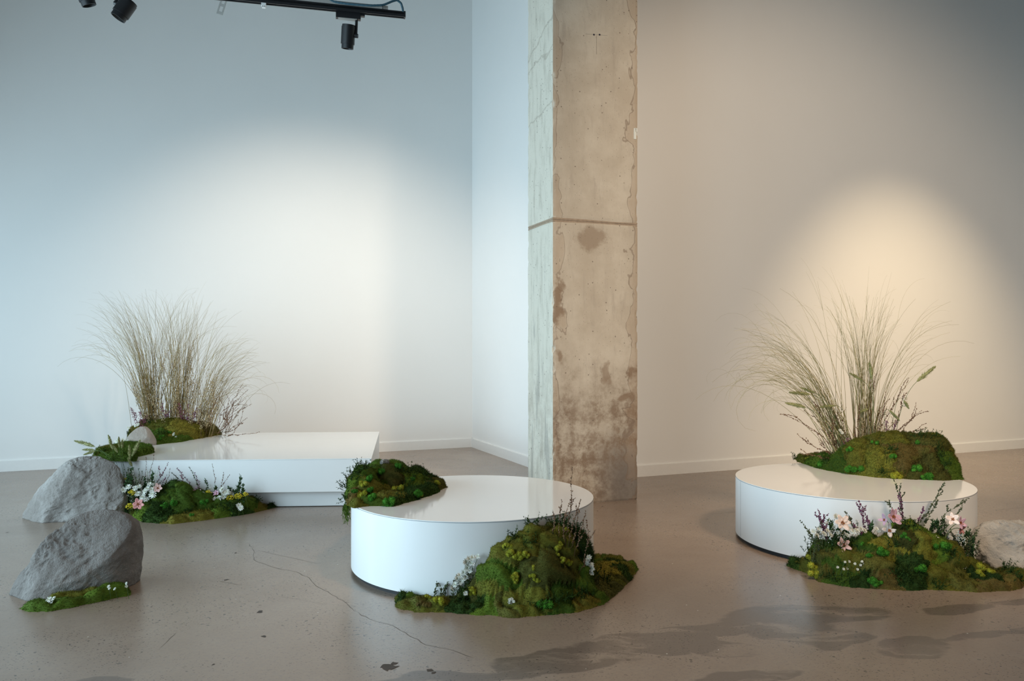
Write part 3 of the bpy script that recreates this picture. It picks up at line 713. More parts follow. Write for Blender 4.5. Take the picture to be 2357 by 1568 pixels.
m3.ferns([(2150, 1006), (2160, 1030), (2165, 1050), (2120, 1004), (2050, 1038), (1900, 1060), (2030, 1090), (1832, 1056), (2180, 1070)], .045)
# mound at the foot of the right drum
m4 = Moss('wide patchwork moss mound with pink flowers at the foot of the right drum',
          [(1810, 1301), (1862, 1322), (1885, 1340), (1960, 1352), (2060, 1360), (2150, 1358), (2250, 1364), (2352, 1356), (2390, 1330), (2330, 1318), (2262, 1300), (2210, 1270), (2120, 1262), (2000, 1262), (1900, 1262), (1866, 1268), (1862, 1290)], 0,
          [(2085, 1328, 1206, .20, .17, 2.2, .8), (1920, 1322, 1250, .15, .13, 3, .6), (2005, 1326, 1234, .20, .15, 2.6, .7), (2150, 1330, 1240, .17, .16, 2.2, .85), (2130, 1346, 1303, .19, .08, 2.2, .7), (1900, 1328, 1275, .12, .07, 2.4, .7), (2020, 1344, 1290, .14, .09, 2.2, .75), (1985, 1350, 1325, .2, .04, 2.2, .7), (2215, 1334, 1290, .16, .11, 2, .9), (2300, 1345, 1325, .14, .05, 2, .8)],
          40, {'olive': 3, 'deep': 4, 'green': 1.6, 'dark': 2.2, 'brown': .6}, 404, .007, .03, D2, special=[(1890, 1290, 'deep'), (2120, 1320, 'deep'), (2040, 1300, 'brown'), (2310, 1345, 'brown'), (1840, 1300, 'olive'), (2120, 1240, 'olive'), (2010, 1240, 'green'), (1960, 1345, 'dark'), (2080, 1330, 'dark'), (2230, 1350, 'deep')])
m4.tufts([(1883, 1242, 1.2), (1865, 1283), (1878, 1312, 1.2), (1880, 1322), (2256, 1309, 1.2), (2280, 1316), (2258, 1320), (2090, 1205, .6)], 'yellow', .017)
m4.tufts([(2029, 1269, 1.2), (2003, 1280), (2081, 1234), (2090, 1241, .7), (2169, 1257, 1.3), (2008, 1337), (2025, 1342, .8), (2126, 1309), (2110, 1312, .8), (1985, 1252, .6)], 'bright', .017)
m4.ferns([(1870, 1250), (1866, 1270), (1862, 1290), (1910, 1255), (1930, 1258), (2060, 1260), (2080, 1215), (2100, 1210), (2085, 1320), (2070, 1335), (2100, 1330), (2060, 1320), (1930, 1340), (1950, 1335), (2160, 1352), (2200, 1285), (2180, 1270), (2310, 1310), (2330, 1320), (2345, 1335), (1905, 1330)], .045)
# moss on the low platform
m5 = Moss('smooth green moss hill on the low platform beneath the tall straw grass',
          [(292, 1006), (330, 1018), (362, 1024), (420, 1017), (470, 1008), (507, 1000), (500, 994), (440, 990), (360, 990), (300, 996)], ZT,
          [(395, 1008, 970, .32, .20, 2.4, .8), (455, 1002, 975, .22, .16, 2.2, .8), (345, 1004, 968, .16, .18, 2.2, .8), (312, 1002, 984, .1, .14, 2, .8)],
          14, {'green': 4, 'olive': 2}, 505, .0075, .022, dens=60000, special=[(420, 1000, 'green'), (400, 985, 'green'), (380, 1000, 'green'), (470, 990, 'green'), (300, 1005, 'gold'), (440, 1014, 'gold'), (490, 1002, 'gold')])
m5.tufts([(371, 1006), (366, 1012), (389, 996, .7)], 'bright', .02)
m5.ferns([(340, 970), (350, 975), (300, 1000), (505, 996), (370, 1000)], .05)
m6 = Moss('thin flat moss mat on the front left corner of the low platform',
          [(214, 1052), (250, 1062), (308, 1062), (316, 1052), (352, 1043), (352, 1034), (330, 1030), (285, 1031), (244, 1036), (222, 1044)], ZT,
          [(270, 1050, 1040, .15, .14, 2, .8)], 5, {'green': 3, 'olive': 2, 'gold': 1}, 606, .0075, .03, dens=70000)
m6.ferns([(240, 1040), (232, 1044), (220, 1050), (250, 1036), (285, 1050)], .05, kind='green')
m7 = Moss('long low moss hill on the floor against the front of the low platform',
          [(282, 1188), (338, 1203), (395, 1207), (470, 1198), (545, 1188), (600, 1177), (640, 1166), (615, 1161), (560, 1164), (480, 1170), (400, 1173), (320, 1174), (285, 1176)], 0,
          [(405, 1186, 1114, .26, .18, 1.7, 1.0), (372, 1190, 1146, .14, .15, 2, .9), (450, 1184, 1130, .20, .15, 2, .9), (490, 1182, 1146, .24, .13, 2.2, .8), (565, 1175, 1147, .13, .10, 2.6, .65), (520, 1184, 1160, .22, .07, 2.2, .7)],
          24, {'green': 5, 'olive': 1.5, 'dark': 1.2}, 707, .0075, .028, dens=70000, special=[(400, 1140, 'green'), (360, 1160, 'green'), (450, 1150, 'green'), (480, 1165, 'green'), (370, 1190, 'dark'), (440, 1180, 'olive'), (530, 1175, 'dark'), (430, 1170, 'green'), (470, 1160, 'green'), (480, 1196, 'gold'), (410, 1205, 'gold'), (600, 1172, 'gold')])
m7.tufts([(399, 1159), (377, 1167), (473, 1159, 1.1), (441, 1186, .7)], 'bright', .02)
m7.ferns([(360, 1180), (370, 1186), (380, 1176), (395, 1185), (430, 1180), (510, 1170), (540, 1168), (530, 1175), (590, 1155)], .045)
m8 = Moss('narrow green moss strip lying along the foot of the front boulder',
          [(44, 1401), (70, 1408), (110, 1408), (160, 1400), (220, 1388), (296, 1370), (292, 1356), (240, 1358), (180, 1369), (120, 1388), (75, 1394)], 0, [(190, 1386, 1372, .22, .04, 2, .8)], 5, {'green': 4, 'olive': 1}, 808, .008, .03, dens=110000)

# ------------------------------------------------------------------ plants
def arcs(base, az, a0, a1, L, n=16, p=1.8):
    """many bending stems at once: (N,n,3)"""
    N = len(L); s = np.linspace(0, 1, n)
    th = a0[:, None] + (a1 - a0)[:, None] * s[None] ** p; st = (L / (n - 1))[:, None]
    d = np.stack([np.sin(th) * np.cos(az)[:, None], np.sin(th) * np.sin(az)[:, None], np.cos(th)], -1) * st[..., None]
    pts = base[:, None] + np.concatenate([np.zeros((N, 1, 3)), np.cumsum(d[:, :-1], 1)], 1)
    return pts
def tubes(pts, r0, r1, sides=3):
    N, n, _ = pts.shape; t = unit(np.gradient(pts, axis=1)); ref = unit(rng.normal(size=(N, 1, 3))); a = unit(np.cross(t, ref)); b = np.cross(t, a)
    rad = np.linspace(1, 0, n)[None] * (r0 - r1)[:, None] + r1[:, None]; th = np.arange(sides) * 2 * math.pi / sides
    v = pts[:, :, None] + rad[:, :, None, None] * (np.cos(th)[:, None] * a[:, :, None] + np.sin(th)[:, None] * b[:, :, None])
    T = []
    for i in range(n - 1):
        for j in range(sides): p, q = i * sides + j, i * sides + (j + 1) % sides; T += [(p, q, q + sides), (p, q + sides, p + sides)]
    T = (np.array(T)[None] + (np.arange(N) * n * sides)[:, None, None]).reshape(-1, 3)
    return v.reshape(-1, 3), T
def grass(moss, px, py, label, N, L, lean, spread, bend, seed, mat=MAT_STRAW, rad=.055, r0=.0017, depth=None):
    """a fan of feather grass; lean is the mean sideways tilt, seen from the front"""
    r = np.random.default_rng(seed); p = moss.hit(px, py) if depth is None else at(px, py, depth); p = p.copy(); p[2] = moss.z(p[0], p[1])
    root = thing('feather_grass', p, label, 'grass')
    base = p + r.normal(0, rad, (N, 3)) * np.array([1, .7, 0]); base[:, 2] = [moss.z(b[0], b[1]) - .01 for b in base]
    tx = lean + spread * np.clip(r.standard_t(3.5, N), -4, 4) * .85; ty = r.normal(0, spread * .6, N)
    a0 = np.hypot(tx, ty); az = np.arctan2(ty, tx)
    Ln = L * r.uniform(.62, 1.05, N); a1 = a0 + np.abs(r.normal(bend, bend * .5, N)) * (.35 + a0 * 1.6)
    pts = arcs(base, az, a0 * .75, a1, Ln, 18, 2.6)
    v, t = tubes(pts, np.full(N, r0), np.full(N, .00045))
    ob = trimesh('blades', v - p, t, mat, root); ob['kind'] = 'stuff'
    # thin awns at the upper ends
    idx = r.integers(0, N, N); s0 = pts[idx, r.integers(9, 15, N)]
    aw = arcs(s0, az[idx] + r.normal(0, .5, N), a0[idx] * .8 + r.uniform(0, .3, N), a1[idx] + r.uniform(0, 1.2, N), Ln[idx] * r.uniform(.2, .42, N), 10, 1.6)
    v, t = tubes(aw, np.full(N, .0006), np.full(N, .0002)); ob = trimesh('awns', v - p, t, mat, root); ob['kind'] = 'stuff'
    return root
grass(m5, 350, 985, 'tall straw grass fan on the low platform, leftmost and highest bunch', 150, 1.22, -.14, .17, 1.0, 1, MAT_STRAW, .055, .0021, 7.2)
grass(m5, 412, 983, 'upright straw grass fan in the middle of the low platform hill', 150, 1.16, .05, .14, .8, 2, MAT_STRAW, .06, .0021, 7.22)
grass(m5, 465, 988, 'shorter drooping straw grass fan at the right end of the low platform hill', 95, .95, .36, .18, 1.3, 3, MAT_STRAW, .06, .002, 7.2)
grass(m3, 1938, 1030, 'straw grass fan leaning far left on the right drum', 95, 1.15, -.52, .15, 1.15, 4, MAT_STRAWG, .035, .0020, 5.22)
grass(m3, 1988, 1020, 'upright straw grass fan on the right drum, right of the leaning one', 85, 1.08, .0, .075, .9, 5, MAT_STRAWG, .035, .0020, 5.25)
grass(m3, 2005, 1020, 'thin sparse grass wisp bending right on the right drum', 16, 1.12, .25, .09, 1.1, 6, MAT_STRAWG, .02, .0019, 5.25)

def curve(p0, p1, bow, r, n=9, jit=.0):
    s = np.linspace(0, 1, n)[:, None]; d = p1 - p0; L = np.linalg.norm(d)
    side = unit(np.cross(d, np.array([0, 1.0, 0]) + r.normal(0, .2, 3)))
    P = p0 + d * s + side * bow * L * np.sin(s * math.pi) + r.normal(0, jit * L, (n, 3)) * (s > 0) * (s < 1)
    return P
STYLE = {  # stem material, bud material, bud size, buds per metre, stretch, stem radius, start of buds, spread
    'heather': (MAT_TWIG, MAT_PURP, .0033, 300, 1.3, .0011, .12, .008),
    'magenta': (MAT_TWIG, MAT_MAG, .0034, 300, 1.3, .0011, .1, .009),
    'twig':    (MAT_TWIG, MAT_BUDBR, .0026, 210, 1.7, .0011, .15, .0055),
    'cream':   (MAT_TWIG, MAT_CREAM, .0036, 170, 1.2, .0012, .2, .009),
    'green':   (MAT_STEM, MAT_BUDGR, .0028, 260, 2.4, .0011, .1, .007),
    'white':   (MAT_STEM, MAT_WHITE, .0042, 130, 1.0, .0009, .4, .012),
    'leafy':   (MAT_STEM, MAT_LEAF, .0036, 260, 4.5, .0012, .08, .008),
}
NAME = {'heather': 'heather_sprig', 'magenta': 'heather_sprig', 'twig': 'budding_twig', 'cream': 'blossom_twig', 'green': 'heath_sprig', 'white': 'white_flower_sprig', 'leafy': 'leafy_sprig'}
CAT = {'heather': 'heather', 'magenta': 'heather', 'twig': 'twig', 'cream': 'twig', 'green': 'sprig', 'white': 'flower', 'leafy': 'sprig'}
_sn = [0]
def sprig(base, tip, Y, kind, label, moss=None, group=None, bow=None, dY=0.0, branch=0, big=1.0, loose=1.0):
    _sn[0] += 1; r = np.random.default_rng(1000 + _sn[0]); sm, bm, bs, bd, stq, sr, s0, spd = STYLE[kind]
    p0 = at(*base, Y); p1 = at(*tip, Y + dY)
    if moss is not None:
        zs = moss.z(p0[0], p0[1])
        p0 = np.array([p0[0], p0[1], zs - .008]) if p0[2] > zs - .008 else p0
    P = curve(p0, p1, r.uniform(-.10, .10) if bow is None else bow, r, 10, .012)
    root = thing(NAME[kind], p0, label, CAT[kind], group)
    lines = [P]
    for _ in range(branch):
        i = r.integers(3, 8); d = unit(P[-1] - P[0]); q = P[i] + (d * .9 + r.normal(0, .24, 3)) * np.linalg.norm(P[-1] - P[0]) * r.uniform(.15, .35)
        lines.append(curve(P[i], q, r.uniform(-.15, .15), r, 6, .01))
    g = Geo(); b = Geo()
    for k, Q in enumerate(lines):
        g.tube(Q, sr * np.linspace(1.2, .5, len(Q)), 4, False)
        L = np.linalg.norm(np.diff(Q, axis=0), axis=1).sum(); N = max(6, int(L * bd))
        s = s0 + (1 - s0) * r.random(N) if k == 0 else r.random(N)
        fi = s * (len(Q) - 1); i = np.minimum(fi.astype(int), len(Q) - 2); c = Q[i] + (Q[i + 1] - Q[i]) * (fi - i)[:, None]
        tdir = unit(Q[i + 1] - Q[i]); out = unit(np.cross(tdir, r.normal(size=(N, 3)))); taper = 1.15 - .6 * s
        ax = unit(tdir * .9 + out * .8)
        b.octs(c + out * (spd * taper * r.random(N) ** .6 * loose)[:, None], bs * big * (.6 + .6 * r.random(N)) * (.55 + .5 * taper), stq, ax)
    g.build('stem', sm, root, False); ob = b.build('leaves' if kind in ('leafy',) else 'buds', bm, root, False); ob['kind'] = 'stuff'
    return root

def foxtail(tip, neck, foot, Y, moss, label, group, dY=0.0):
    _sn[0] += 1; r = np.random.default_rng(3000 + _sn[0])
    p2, p1, p0 = at(*tip, Y + dY), at(*neck, Y + dY * .8), at(*foot, Y)
    zs = moss.z(p0[0], p0[1]); p0 = np.array([p0[0], p0[1], min(p0[2], zs - .008)])
    root = thing('foxtail_stalk', p0, label, 'grass', group); g = Geo()
    ctrl = p1 - unit(p2 - p1) * np.linalg.norm(p1 - p0) * .35
    s = np.linspace(0, 1, 10)[:, None]; st = (1 - s) ** 2 * p0 + 2 * s * (1 - s) * ctrl + s ** 2 * p1
    g.tube(st, .0013, 4, False); g.build('stem', MAT_STEM, root)
    g = Geo(); sag = np.array([0, 0, -.06]) * np.linalg.norm(p2 - p1)
    ax = np.array([p1 + (p2 - p1) * q + sag * q * q for q in np.linspace(0, 1, 9)])
    L = np.linalg.norm(p2 - p1); rad = max(.009, L * .095) * np.array([.45, .85, 1, 1, .95, .85, .7, .5, .2]); g.tube(ax, rad * .62, 7)
    N = 420; q = r.random(N); fi = q * 8; i = np.minimum(fi.astype(int), 7); c = ax[i] + (ax[i + 1] - ax[i]) * (fi - i)[:, None]; rr = rad[i] + (rad[i + 1] - rad[i]) * (fi - i)
    td = unit(p2 - p1); out = unit(np.cross(td, r.normal(size=(N, 3))))
    g.blades(c + out * (rr * .45)[:, None], unit(out * .75 + td * 1.0 + r.normal(0, .15, (N, 3))), rr * 1.5 * r.uniform(.6, 1.2, N), np.full(N, .0030))
    g.build('seed_head', MAT_FOX, root)

def petal_mesh(L, W_, cup, r, nl=5, nw=4):
    s = np.linspace(0, 1, nl); wv_ = np.linspace(-1, 1, nw); V_ = []
    for a in s:
        hw = W_ / 2 * (math.sin(math.pi * min(1, a * .82 + .12)) ** .7)
        for b in wv_: V_.append((a * L, b * hw, cup * L * a * a + .25 * hw * b * b + r.normal(0, L * .015)))
    T = []
    for i in range(nl - 1):
        for j in range(nw - 1): p = i * nw + j; T += [(p, p + nw, p + nw + 1), (p, p + nw + 1, p + 1)]
    return np.array(V_), T
def flower(px, py, Y, R, facing, mat, label, moss, group=None, npet=6, cup=.3, foot=None, cent=MAT_PCENT, name='pink_flower', wide=.62):
    _sn[0] += 1; r = np.random.default_rng(5000 + _sn[0]); p = at(px, py, Y)
    fx, fy = foot if foot else (px + r.uniform(-14, 14), py + 30); p0 = at(fx, fy, Y + .03); zs = moss.z(p0[0], p0[1]); p0[2] = zs - .008
    n = unit(np.array(facing, float)); a = unit(np.cross(n, np.array([.1, .2, 1]))); b = np.cross(n, a); B = np.stack([a, b, n], 1)
    root = thing(name, p0, label, 'flower', group)
    g = Geo(); q = p - n * R * .25; ctrl = q - n * np.linalg.norm(q - p0) * .5; s = np.linspace(0, 1, 8)[:, None]
    g.tube((1 - s) ** 2 * p0 + 2 * s * (1 - s) * ctrl + s ** 2 * q, .0017, 5, False); g.build('stem', MAT_STEM, root)
    for k in range(npet):
        th = 2 * math.pi * k / npet + r.uniform(-.2, .2); v, T = petal_mesh(R * r.uniform(.85, 1.1), R * wide * r.uniform(1.0, 1.35), cup * r.uniform(.5, 1.5), r)
        Rz = np.array([[math.cos(th), -math.sin(th), 0], [math.sin(th), math.cos(th), 0], [0, 0, 1]])
        g = Geo(); g.add((v @ Rz.T) @ B.T + p, T); ob = g.build('petal', mat, root, True)
        md = ob.modifiers.new('thickness', 'SOLIDIFY'); md.thickness = .0008
    g = Geo(); N = 26; rr = R * .22 * np.sqrt(r.random(N)); th = r.random(N) * 6.28
    g.octs(p + (np.stack([rr * np.cos(th), rr * np.sin(th), R * .10 + 0 * th], 1) @ B.T), R * .055); g.build('stamens', cent, root)
def pompom(px, py, Y, R, label, group, moss, mat=MAT_WHITE, facing=None, stem=True):
    """small many-rayed white flower head"""
    _sn[0] += 1; r = np.random.default_rng(7000 + _sn[0]); p = at(px, py, Y)
    n = unit(np.array(facing if facing is not None else (r.normal(0, .35), -.8, .55 + r.normal(0, .2)))); a = unit(np.cross(n, np.array([.1, .2, 1]))); b = np.cross(n, a); B = np.stack([a, b, n], 1)
    p0 = p + np.array([r.uniform(-.015, .015), .03, 0]); p0[2] = min(p[2] - .01, moss.z(p0[0], p0[1]) - .006)
    root = thing('white_flower', p0, label, 'flower', group)
    g = Geo(); g.tube(curve(p0, p - n * R * .2, r.uniform(-.1, .1), r, 5), .0011, 4, False); g.build('stem', MAT_STEM, root)
    g = Geo()
    for ring, (cnt, rl, up) in enumerate(((13, 1.0, .12), (10, .72, .38), (6, .42, .6))):
        for k in range(cnt):
            th = 2 * math.pi * k / cnt + r.uniform(-.15, .15); v, T = petal_mesh(R * rl * r.uniform(.85, 1.1), R * .34, up, r, 3, 3)
            Rz = np.array([[math.cos(th), -math.sin(th), 0], [math.sin(th), math.cos(th), 0], [0, 0, 1]]); v = v + np.array([0, 0, ring * R * .08])
            g.add((v @ Rz.T) @ B.T + p, T)
    g.build('petals', mat, root)
    g = Geo(); N = 12; rr = R * .25 * np.sqrt(r.random(N)); th = r.random(N) * 6.28
    g.octs(p + (np.stack([rr * np.cos(th), rr * np.sin(th), R * .22 + 0 * th], 1) @ B.T), R * .08); g.build('centre', MAT_WCENT, root)
def yellow(px, py, Y, R, label, moss, group=None):
    _sn[0] += 1; r = np.random.default_rng(9000 + _sn[0]); p = at(px, py, Y); p0 = p + np.array([r.uniform(-.02, .02), .02, 0]); p0[2] = moss.z(p0[0], p0[1]) - .008
    p0[2] = min(p0[2], p[2] - .02)
    root = thing('yellow_flower', p0, label, 'flower', group); g = Geo(); b = Geo(); N = 70
    hub = p0 + (p - p0) * .6; g.tube([p0, (p0 + hub) / 2, hub], .0015, 4, False)
    d = unit(r.normal(size=(N, 3)) * np.array([1, .8, .75]) + np.array([0, -.2, .3])); c = p + d * (R * r.random(N) ** .4)[:, None] * np.array([1, .7, .8])
    for k in range(0, N, 4): g.tube([hub, (hub + c[k]) / 2 + r.normal(0, .002, 3), c[k]], .0006, 3, False)
    b.octs(c, R * .13 * r.uniform(.7, 1.3, N)); g.build('stem', MAT_STEM, root); ob = b.build('florets', MAT_YEL, root); ob['kind'] = 'stuff'

# --- left, on the floor between boulder and platform
YL = 5.62
GL = 'in the flower bunch right of the rear boulder'
for i, (b_, t_, k, lab) in enumerate([
    ((340, 1112), (388, 1063), 'magenta', 'pink heather spray reaching up right from the bunch beside the rear boulder'),
    ((329, 1105), (354, 1045), 'twig', 'tallest dark budded twig above the flowers beside the rear boulder'),
    ((322, 1100), (336, 1051), 'twig', 'dark budded twig just left of the tallest one beside the rear boulder'),
    ((354, 1110), (391, 1077), 'twig', 'budded twig below the pink heather, pointing right, rear boulder bunch'),
    ((358, 1118), (408, 1106), 'heather', 'low dusky heather spray pointing right over the low platform front'),
    ((346, 1112), (384, 1094), 'heather', 'short dusky heather spray beneath the pink one, rear boulder bunch'),
    ((432, 1120), (393, 1087), 'green', 'thin yellowish sprig leaning left across the low platform front'),
    ((450, 1142), (406, 1077), 'heather', 'deep purple heather with a hooked tip before the low platform'),
    ((456, 1135), (435, 1075), 'green', 'straight green-brown sprig right of the hooked purple heather'),
    ((460, 1135), (447, 1088), 'heather', 'short purple sprig beside the straight green-brown one'),
    ((494, 1140), (489, 1068), 'twig', 'single vertical dark twig before the low platform front'),
    ((500, 1140), (515, 1086), 'twig', 'slim dark twig curving right of the vertical one'),
    ((505, 1140), (529, 1093), 'twig', 'dark twig slanting right, rightmost of the low platform twigs'),
    ((546, 1146), (552, 1092), 'leafy', 'bushy green needle-leaved sprig at the right of the low platform flowers'),
    ((553, 1146), (560, 1112), 'leafy', 'shorter needle-leaved sprig right beside the bushy one'),
    ((475, 1140), (476, 1106), 'leafy', 'little pale green sprig left of the vertical dark twig'),
    ((436, 1124), (418, 1086), 'magenta', 'reddish heather stem close beside the hooked purple heather')]):
    sprig(b_, t_, YL if b_[0] > 400 else YL - .03, k, lab, m7, None, dY=-.05, branch=2 if k in ('leafy', 'magenta') else 0)
for (x, y, R) in ((291, 1109, .034), (304, 1134, .026), (299, 1166, .028)):
    yellow(x, y, YL - (.1 if y < 1120 else .2), R * 1.1, {1109: 'largest yellow flower cluster beside the rear boulder', 1134: 'small yellow flower cluster below the largest beside the rear boulder', 1166: 'yellow flower cluster lowest down beside the rear boulder'}[y], m7)
for (x, y, R, l) in ((480, 1134, .024, 'yellow flower cluster left of the white blooms before the platform'), (530, 1147, .03, 'yellow cluster below the white blooms before the platform'), (549, 1143, .03, 'yellow cluster under the needle-leaved sprig'), (565, 1139, .024, 'yellow cluster furthest right before the low platform')):
    yellow(x, y, YL - .06, R, l, m7)
for (x, y, k) in ((296, 1121, 1), (285, 1128, 1), (340, 1125, 1), (349, 1127, .9), (334, 1131, 1), (318, 1137, 1.1), (352, 1138, 1.4), (329, 1144, 1.1), (337, 1150, 1), (311, 1124, .9), (326, 1152, .9), (345, 1115, .8), (320, 1120, .8)):
    pompom(x, y, YL - .20, .023 * k, 'white flower head in the ' + ('upper' if y < 1130 else 'lower') + ' part of the bunch beside the rear boulder', ('upper' if y < 1130 else 'lower') + ' white flowers beside the rear boulder', m7)
for (x, y, k) in ((511, 1127, 1.1), (523, 1133, 1.1), (515, 1135, 1), (505, 1147, 1.1), (515, 1143, 1), (467, 1137, .9), (485, 1145, .9), (476, 1147, .8), (493, 1148, .8)):
    pompom(x, y, YL - .08, .022 * k, 'white flower head behind the crest of the moss hill by the low platform', 'white flowers before the low platform', m7)
flower(318, 1161, YL - .26, .040, (.2, -.9, .3), MAT_ROSE, 'rose pink flower low beside the rear boulder', m7, npet=6)
flower(363, 1124, YL - .18, .034, (.3, -.8, .5), MAT_PINK, 'peach flower at the top right of the rear boulder bunch', m7, npet=6)
flower(456, 1133, YL - .05, .030, (-.1, -.9, .3), MAT_MAUVE, 'mauve flower at the foot of the purple heather', m7, npet=5, cup=.7)
flower(499, 1135, YL - .05, .022, (-.1, -.9, .3), MAT_MAUVE, 'small lilac flower among white blooms before the platform', m7, npet=5, cup=.8)
pompom(550, 1164, 5.46, .022, 'white flower lying on the right end of the long moss hill', 'two white flowers on the moss hill', m7); pompom(555, 1170, 5.44, .022, 'white flower lying on the right end of the long moss hill', 'two white flowers on the moss hill', m7)
r_ = np.random.default_rng(77)
for k in range(34):
    bx = r_.uniform(290, 366); sprig((bx, 1150), (bx + r_.normal(-2, 14), r_.uniform(1072, 1125)), YL - .1 - r_.uniform(0, .06), ('white', 'leafy', 'green')[k % 3], ('thin sprig of tiny white blooms beside the rear boulder', 'dark leafy sprig in the bunch beside the rear boulder', 'fine brown-green heath sprig beside the rear boulder')[k % 3], m7, ('tiny white bloom sprigs by the rear boulder', 'leafy sprigs by the rear boulder', 'heath sprigs by the rear boulder')[k % 3], branch=3)
for k in range(18):
    bx = r_.uniform(462, 562); sprig((bx, 1150), (bx + r_.normal(0, 8), r_.uniform(1112, 1135)), YL - .04, 'white' if k % 2 else 'leafy', 'thin sprig of tiny white blooms before the low platform' if k % 2 else 'dark leafy sprig behind the long moss hill', m7, 'tiny white bloom sprigs before the platform' if k % 2 else 'leafy sprigs before the platform', branch=3)
for i, (t_, n_, f_, lab) in enumerate([
    ((171, 1012), (217, 1028), (292, 1110), 'foxtail drooping furthest left above the rear boulder'), ((189, 1034), (217, 1036), (294, 1112), 'foxtail pointing left, second below the furthest left one'),
    ((192, 1046), (218, 1039), (294, 1114), 'foxtail pointing left, lowest above the rear boulder'), ((249, 999), (259, 1034), (298, 1112), 'upright foxtail in front of the moss mat, tallest'),
    ((259, 1024), (271, 1042), (300, 1112), 'short foxtail leaning left right of the tallest upright one'), ((273, 1004), (275, 1030), (302, 1112), 'upright foxtail in the middle of the left foxtails'),
    ((281, 1012), (281, 1032), (303, 1112), 'slim upright foxtail just right of the middle one'), ((297, 1022), (299, 1058), (306, 1114), 'foxtail standing in front of the small stone'),
    ((323, 1010), (304, 1050), (308, 1114), 'foxtail leaning right across the small stone'), ((294, 1052), (304, 1074), (308, 1114), 'lowest short foxtail below the small stone')]):
    foxtail(t_, n_, f_, 5.60, m7, lab, 'foxtails above the rear boulder')
# --- left, on the low platform
YP = 7.1
r_ = np.random.default_rng(12)
for k in range(34):
    bx = r_.uniform(335, 490); ln = r_.uniform(60, 190) * (1.0 if 350 < bx < 450 else .75)
    sprig((bx, 990), (bx + r_.normal((bx - 410) * .3, 22), 990 - ln), YP + r_.uniform(-.12, .12), 'cream', 'fine cream-budded twig at the foot of the ' + ('leftmost' if bx < 385 else 'middle' if bx < 440 else 'drooping') + ' straw grass fan', m5, 'cream blossom twigs at the ' + ('leftmost' if bx < 385 else 'middle' if bx < 440 else 'drooping') + ' fan', branch=4, big=1.05, loose=1.9)
for (b_, t_, kd, lab) in [((325, 990), (299, 937), 'magenta', 'pink heather spike leaning left above the small stone'), ((328, 990), (322, 948), 'magenta', 'short pink heather spike right of the leaning one above the stone'), ((332, 990), (338, 955), 'magenta', 'stubby pink heather nearest the left grass bunch'),
                          ((390, 990), (370, 935), 'heather', 'dusky heather inside the grass foot, left'), ((405, 990), (412, 928), 'magenta', 'wine red heather inside the grass foot, centre'), ((430, 988), (432, 930), 'heather', 'dusky heather inside the grass foot, right'), ((440, 988), (452, 938), 'heather', 'dusky heather under the drooping grass fan'), ((378, 990), (392, 945), 'heather', 'low dusky heather before the middle grass fan'), ((419, 990), (424, 945), 'magenta', 'low wine red heather before the middle grass fan')]:
    sprig(b_, t_, YP - .02, kd, lab, m5, branch=4, big=1.15, loose=2.2)
for k in range(16):
    bx = r_.uniform(488, 525); tx = r_.uniform(500, 575)
    sprig((bx, 998), (tx, r_.uniform(885, 985)), YP - .02 + r_.uniform(-.1, .1), 'twig', 'wiry curling brown twig at the right end of the platform moss', None, 'curling brown twigs on the low platform', bow=r_.uniform(-.4, .4), branch=2)
sprig((505, 998), (580, 930), YP - .05, 'twig', 'brown twig reaching furthest up right on the low platform', None, bow=.1, branch=1)
sprig((520, 1000), (598, 994), YP - .1, 'twig', 'brown twig lying along the low platform top, furthest right', None, bow=-.05)
for (x, y) in ((400, 1000), (404, 1008), (362, 1016), (296, 985), (312, 980), (318, 978), (355, 1026)):
    pompom(x, y, YP - .3 if y > 990 else YP - .15, .018, 'small cream flower tucked in the moss of the low platform', 'cream flowers on the platform moss', m5, MAT_WHITE)
for (x, y) in ((270, 1016), (284, 1014), (292, 1018), (278, 1022)):
    pompom(x, y, 6.45, .024, 'white flower left of the small stone on the platform', 'white flowers left of the small stone', m6)
# --- front boulder strip
for (x, y, k) in ((113, 1381, 1), (118, 1385, .8), (124, 1378, .7)):
    pompom(x, y, 3.56, .016 * k, 'white flower on the moss strip at the left foot of the front boulder', 'white flowers at the front boulder', m8)
for (x, y) in ((250, 1350), (252, 1355), (264, 1356), (291, 1343), (291, 1350), (96, 1398)):
    pompom(x, y, 3.66 if x > 150 else 3.56, .008, 'tiny white bloom standing on the moss strip of the front boulder', 'tiny blooms on the moss strip', m8)
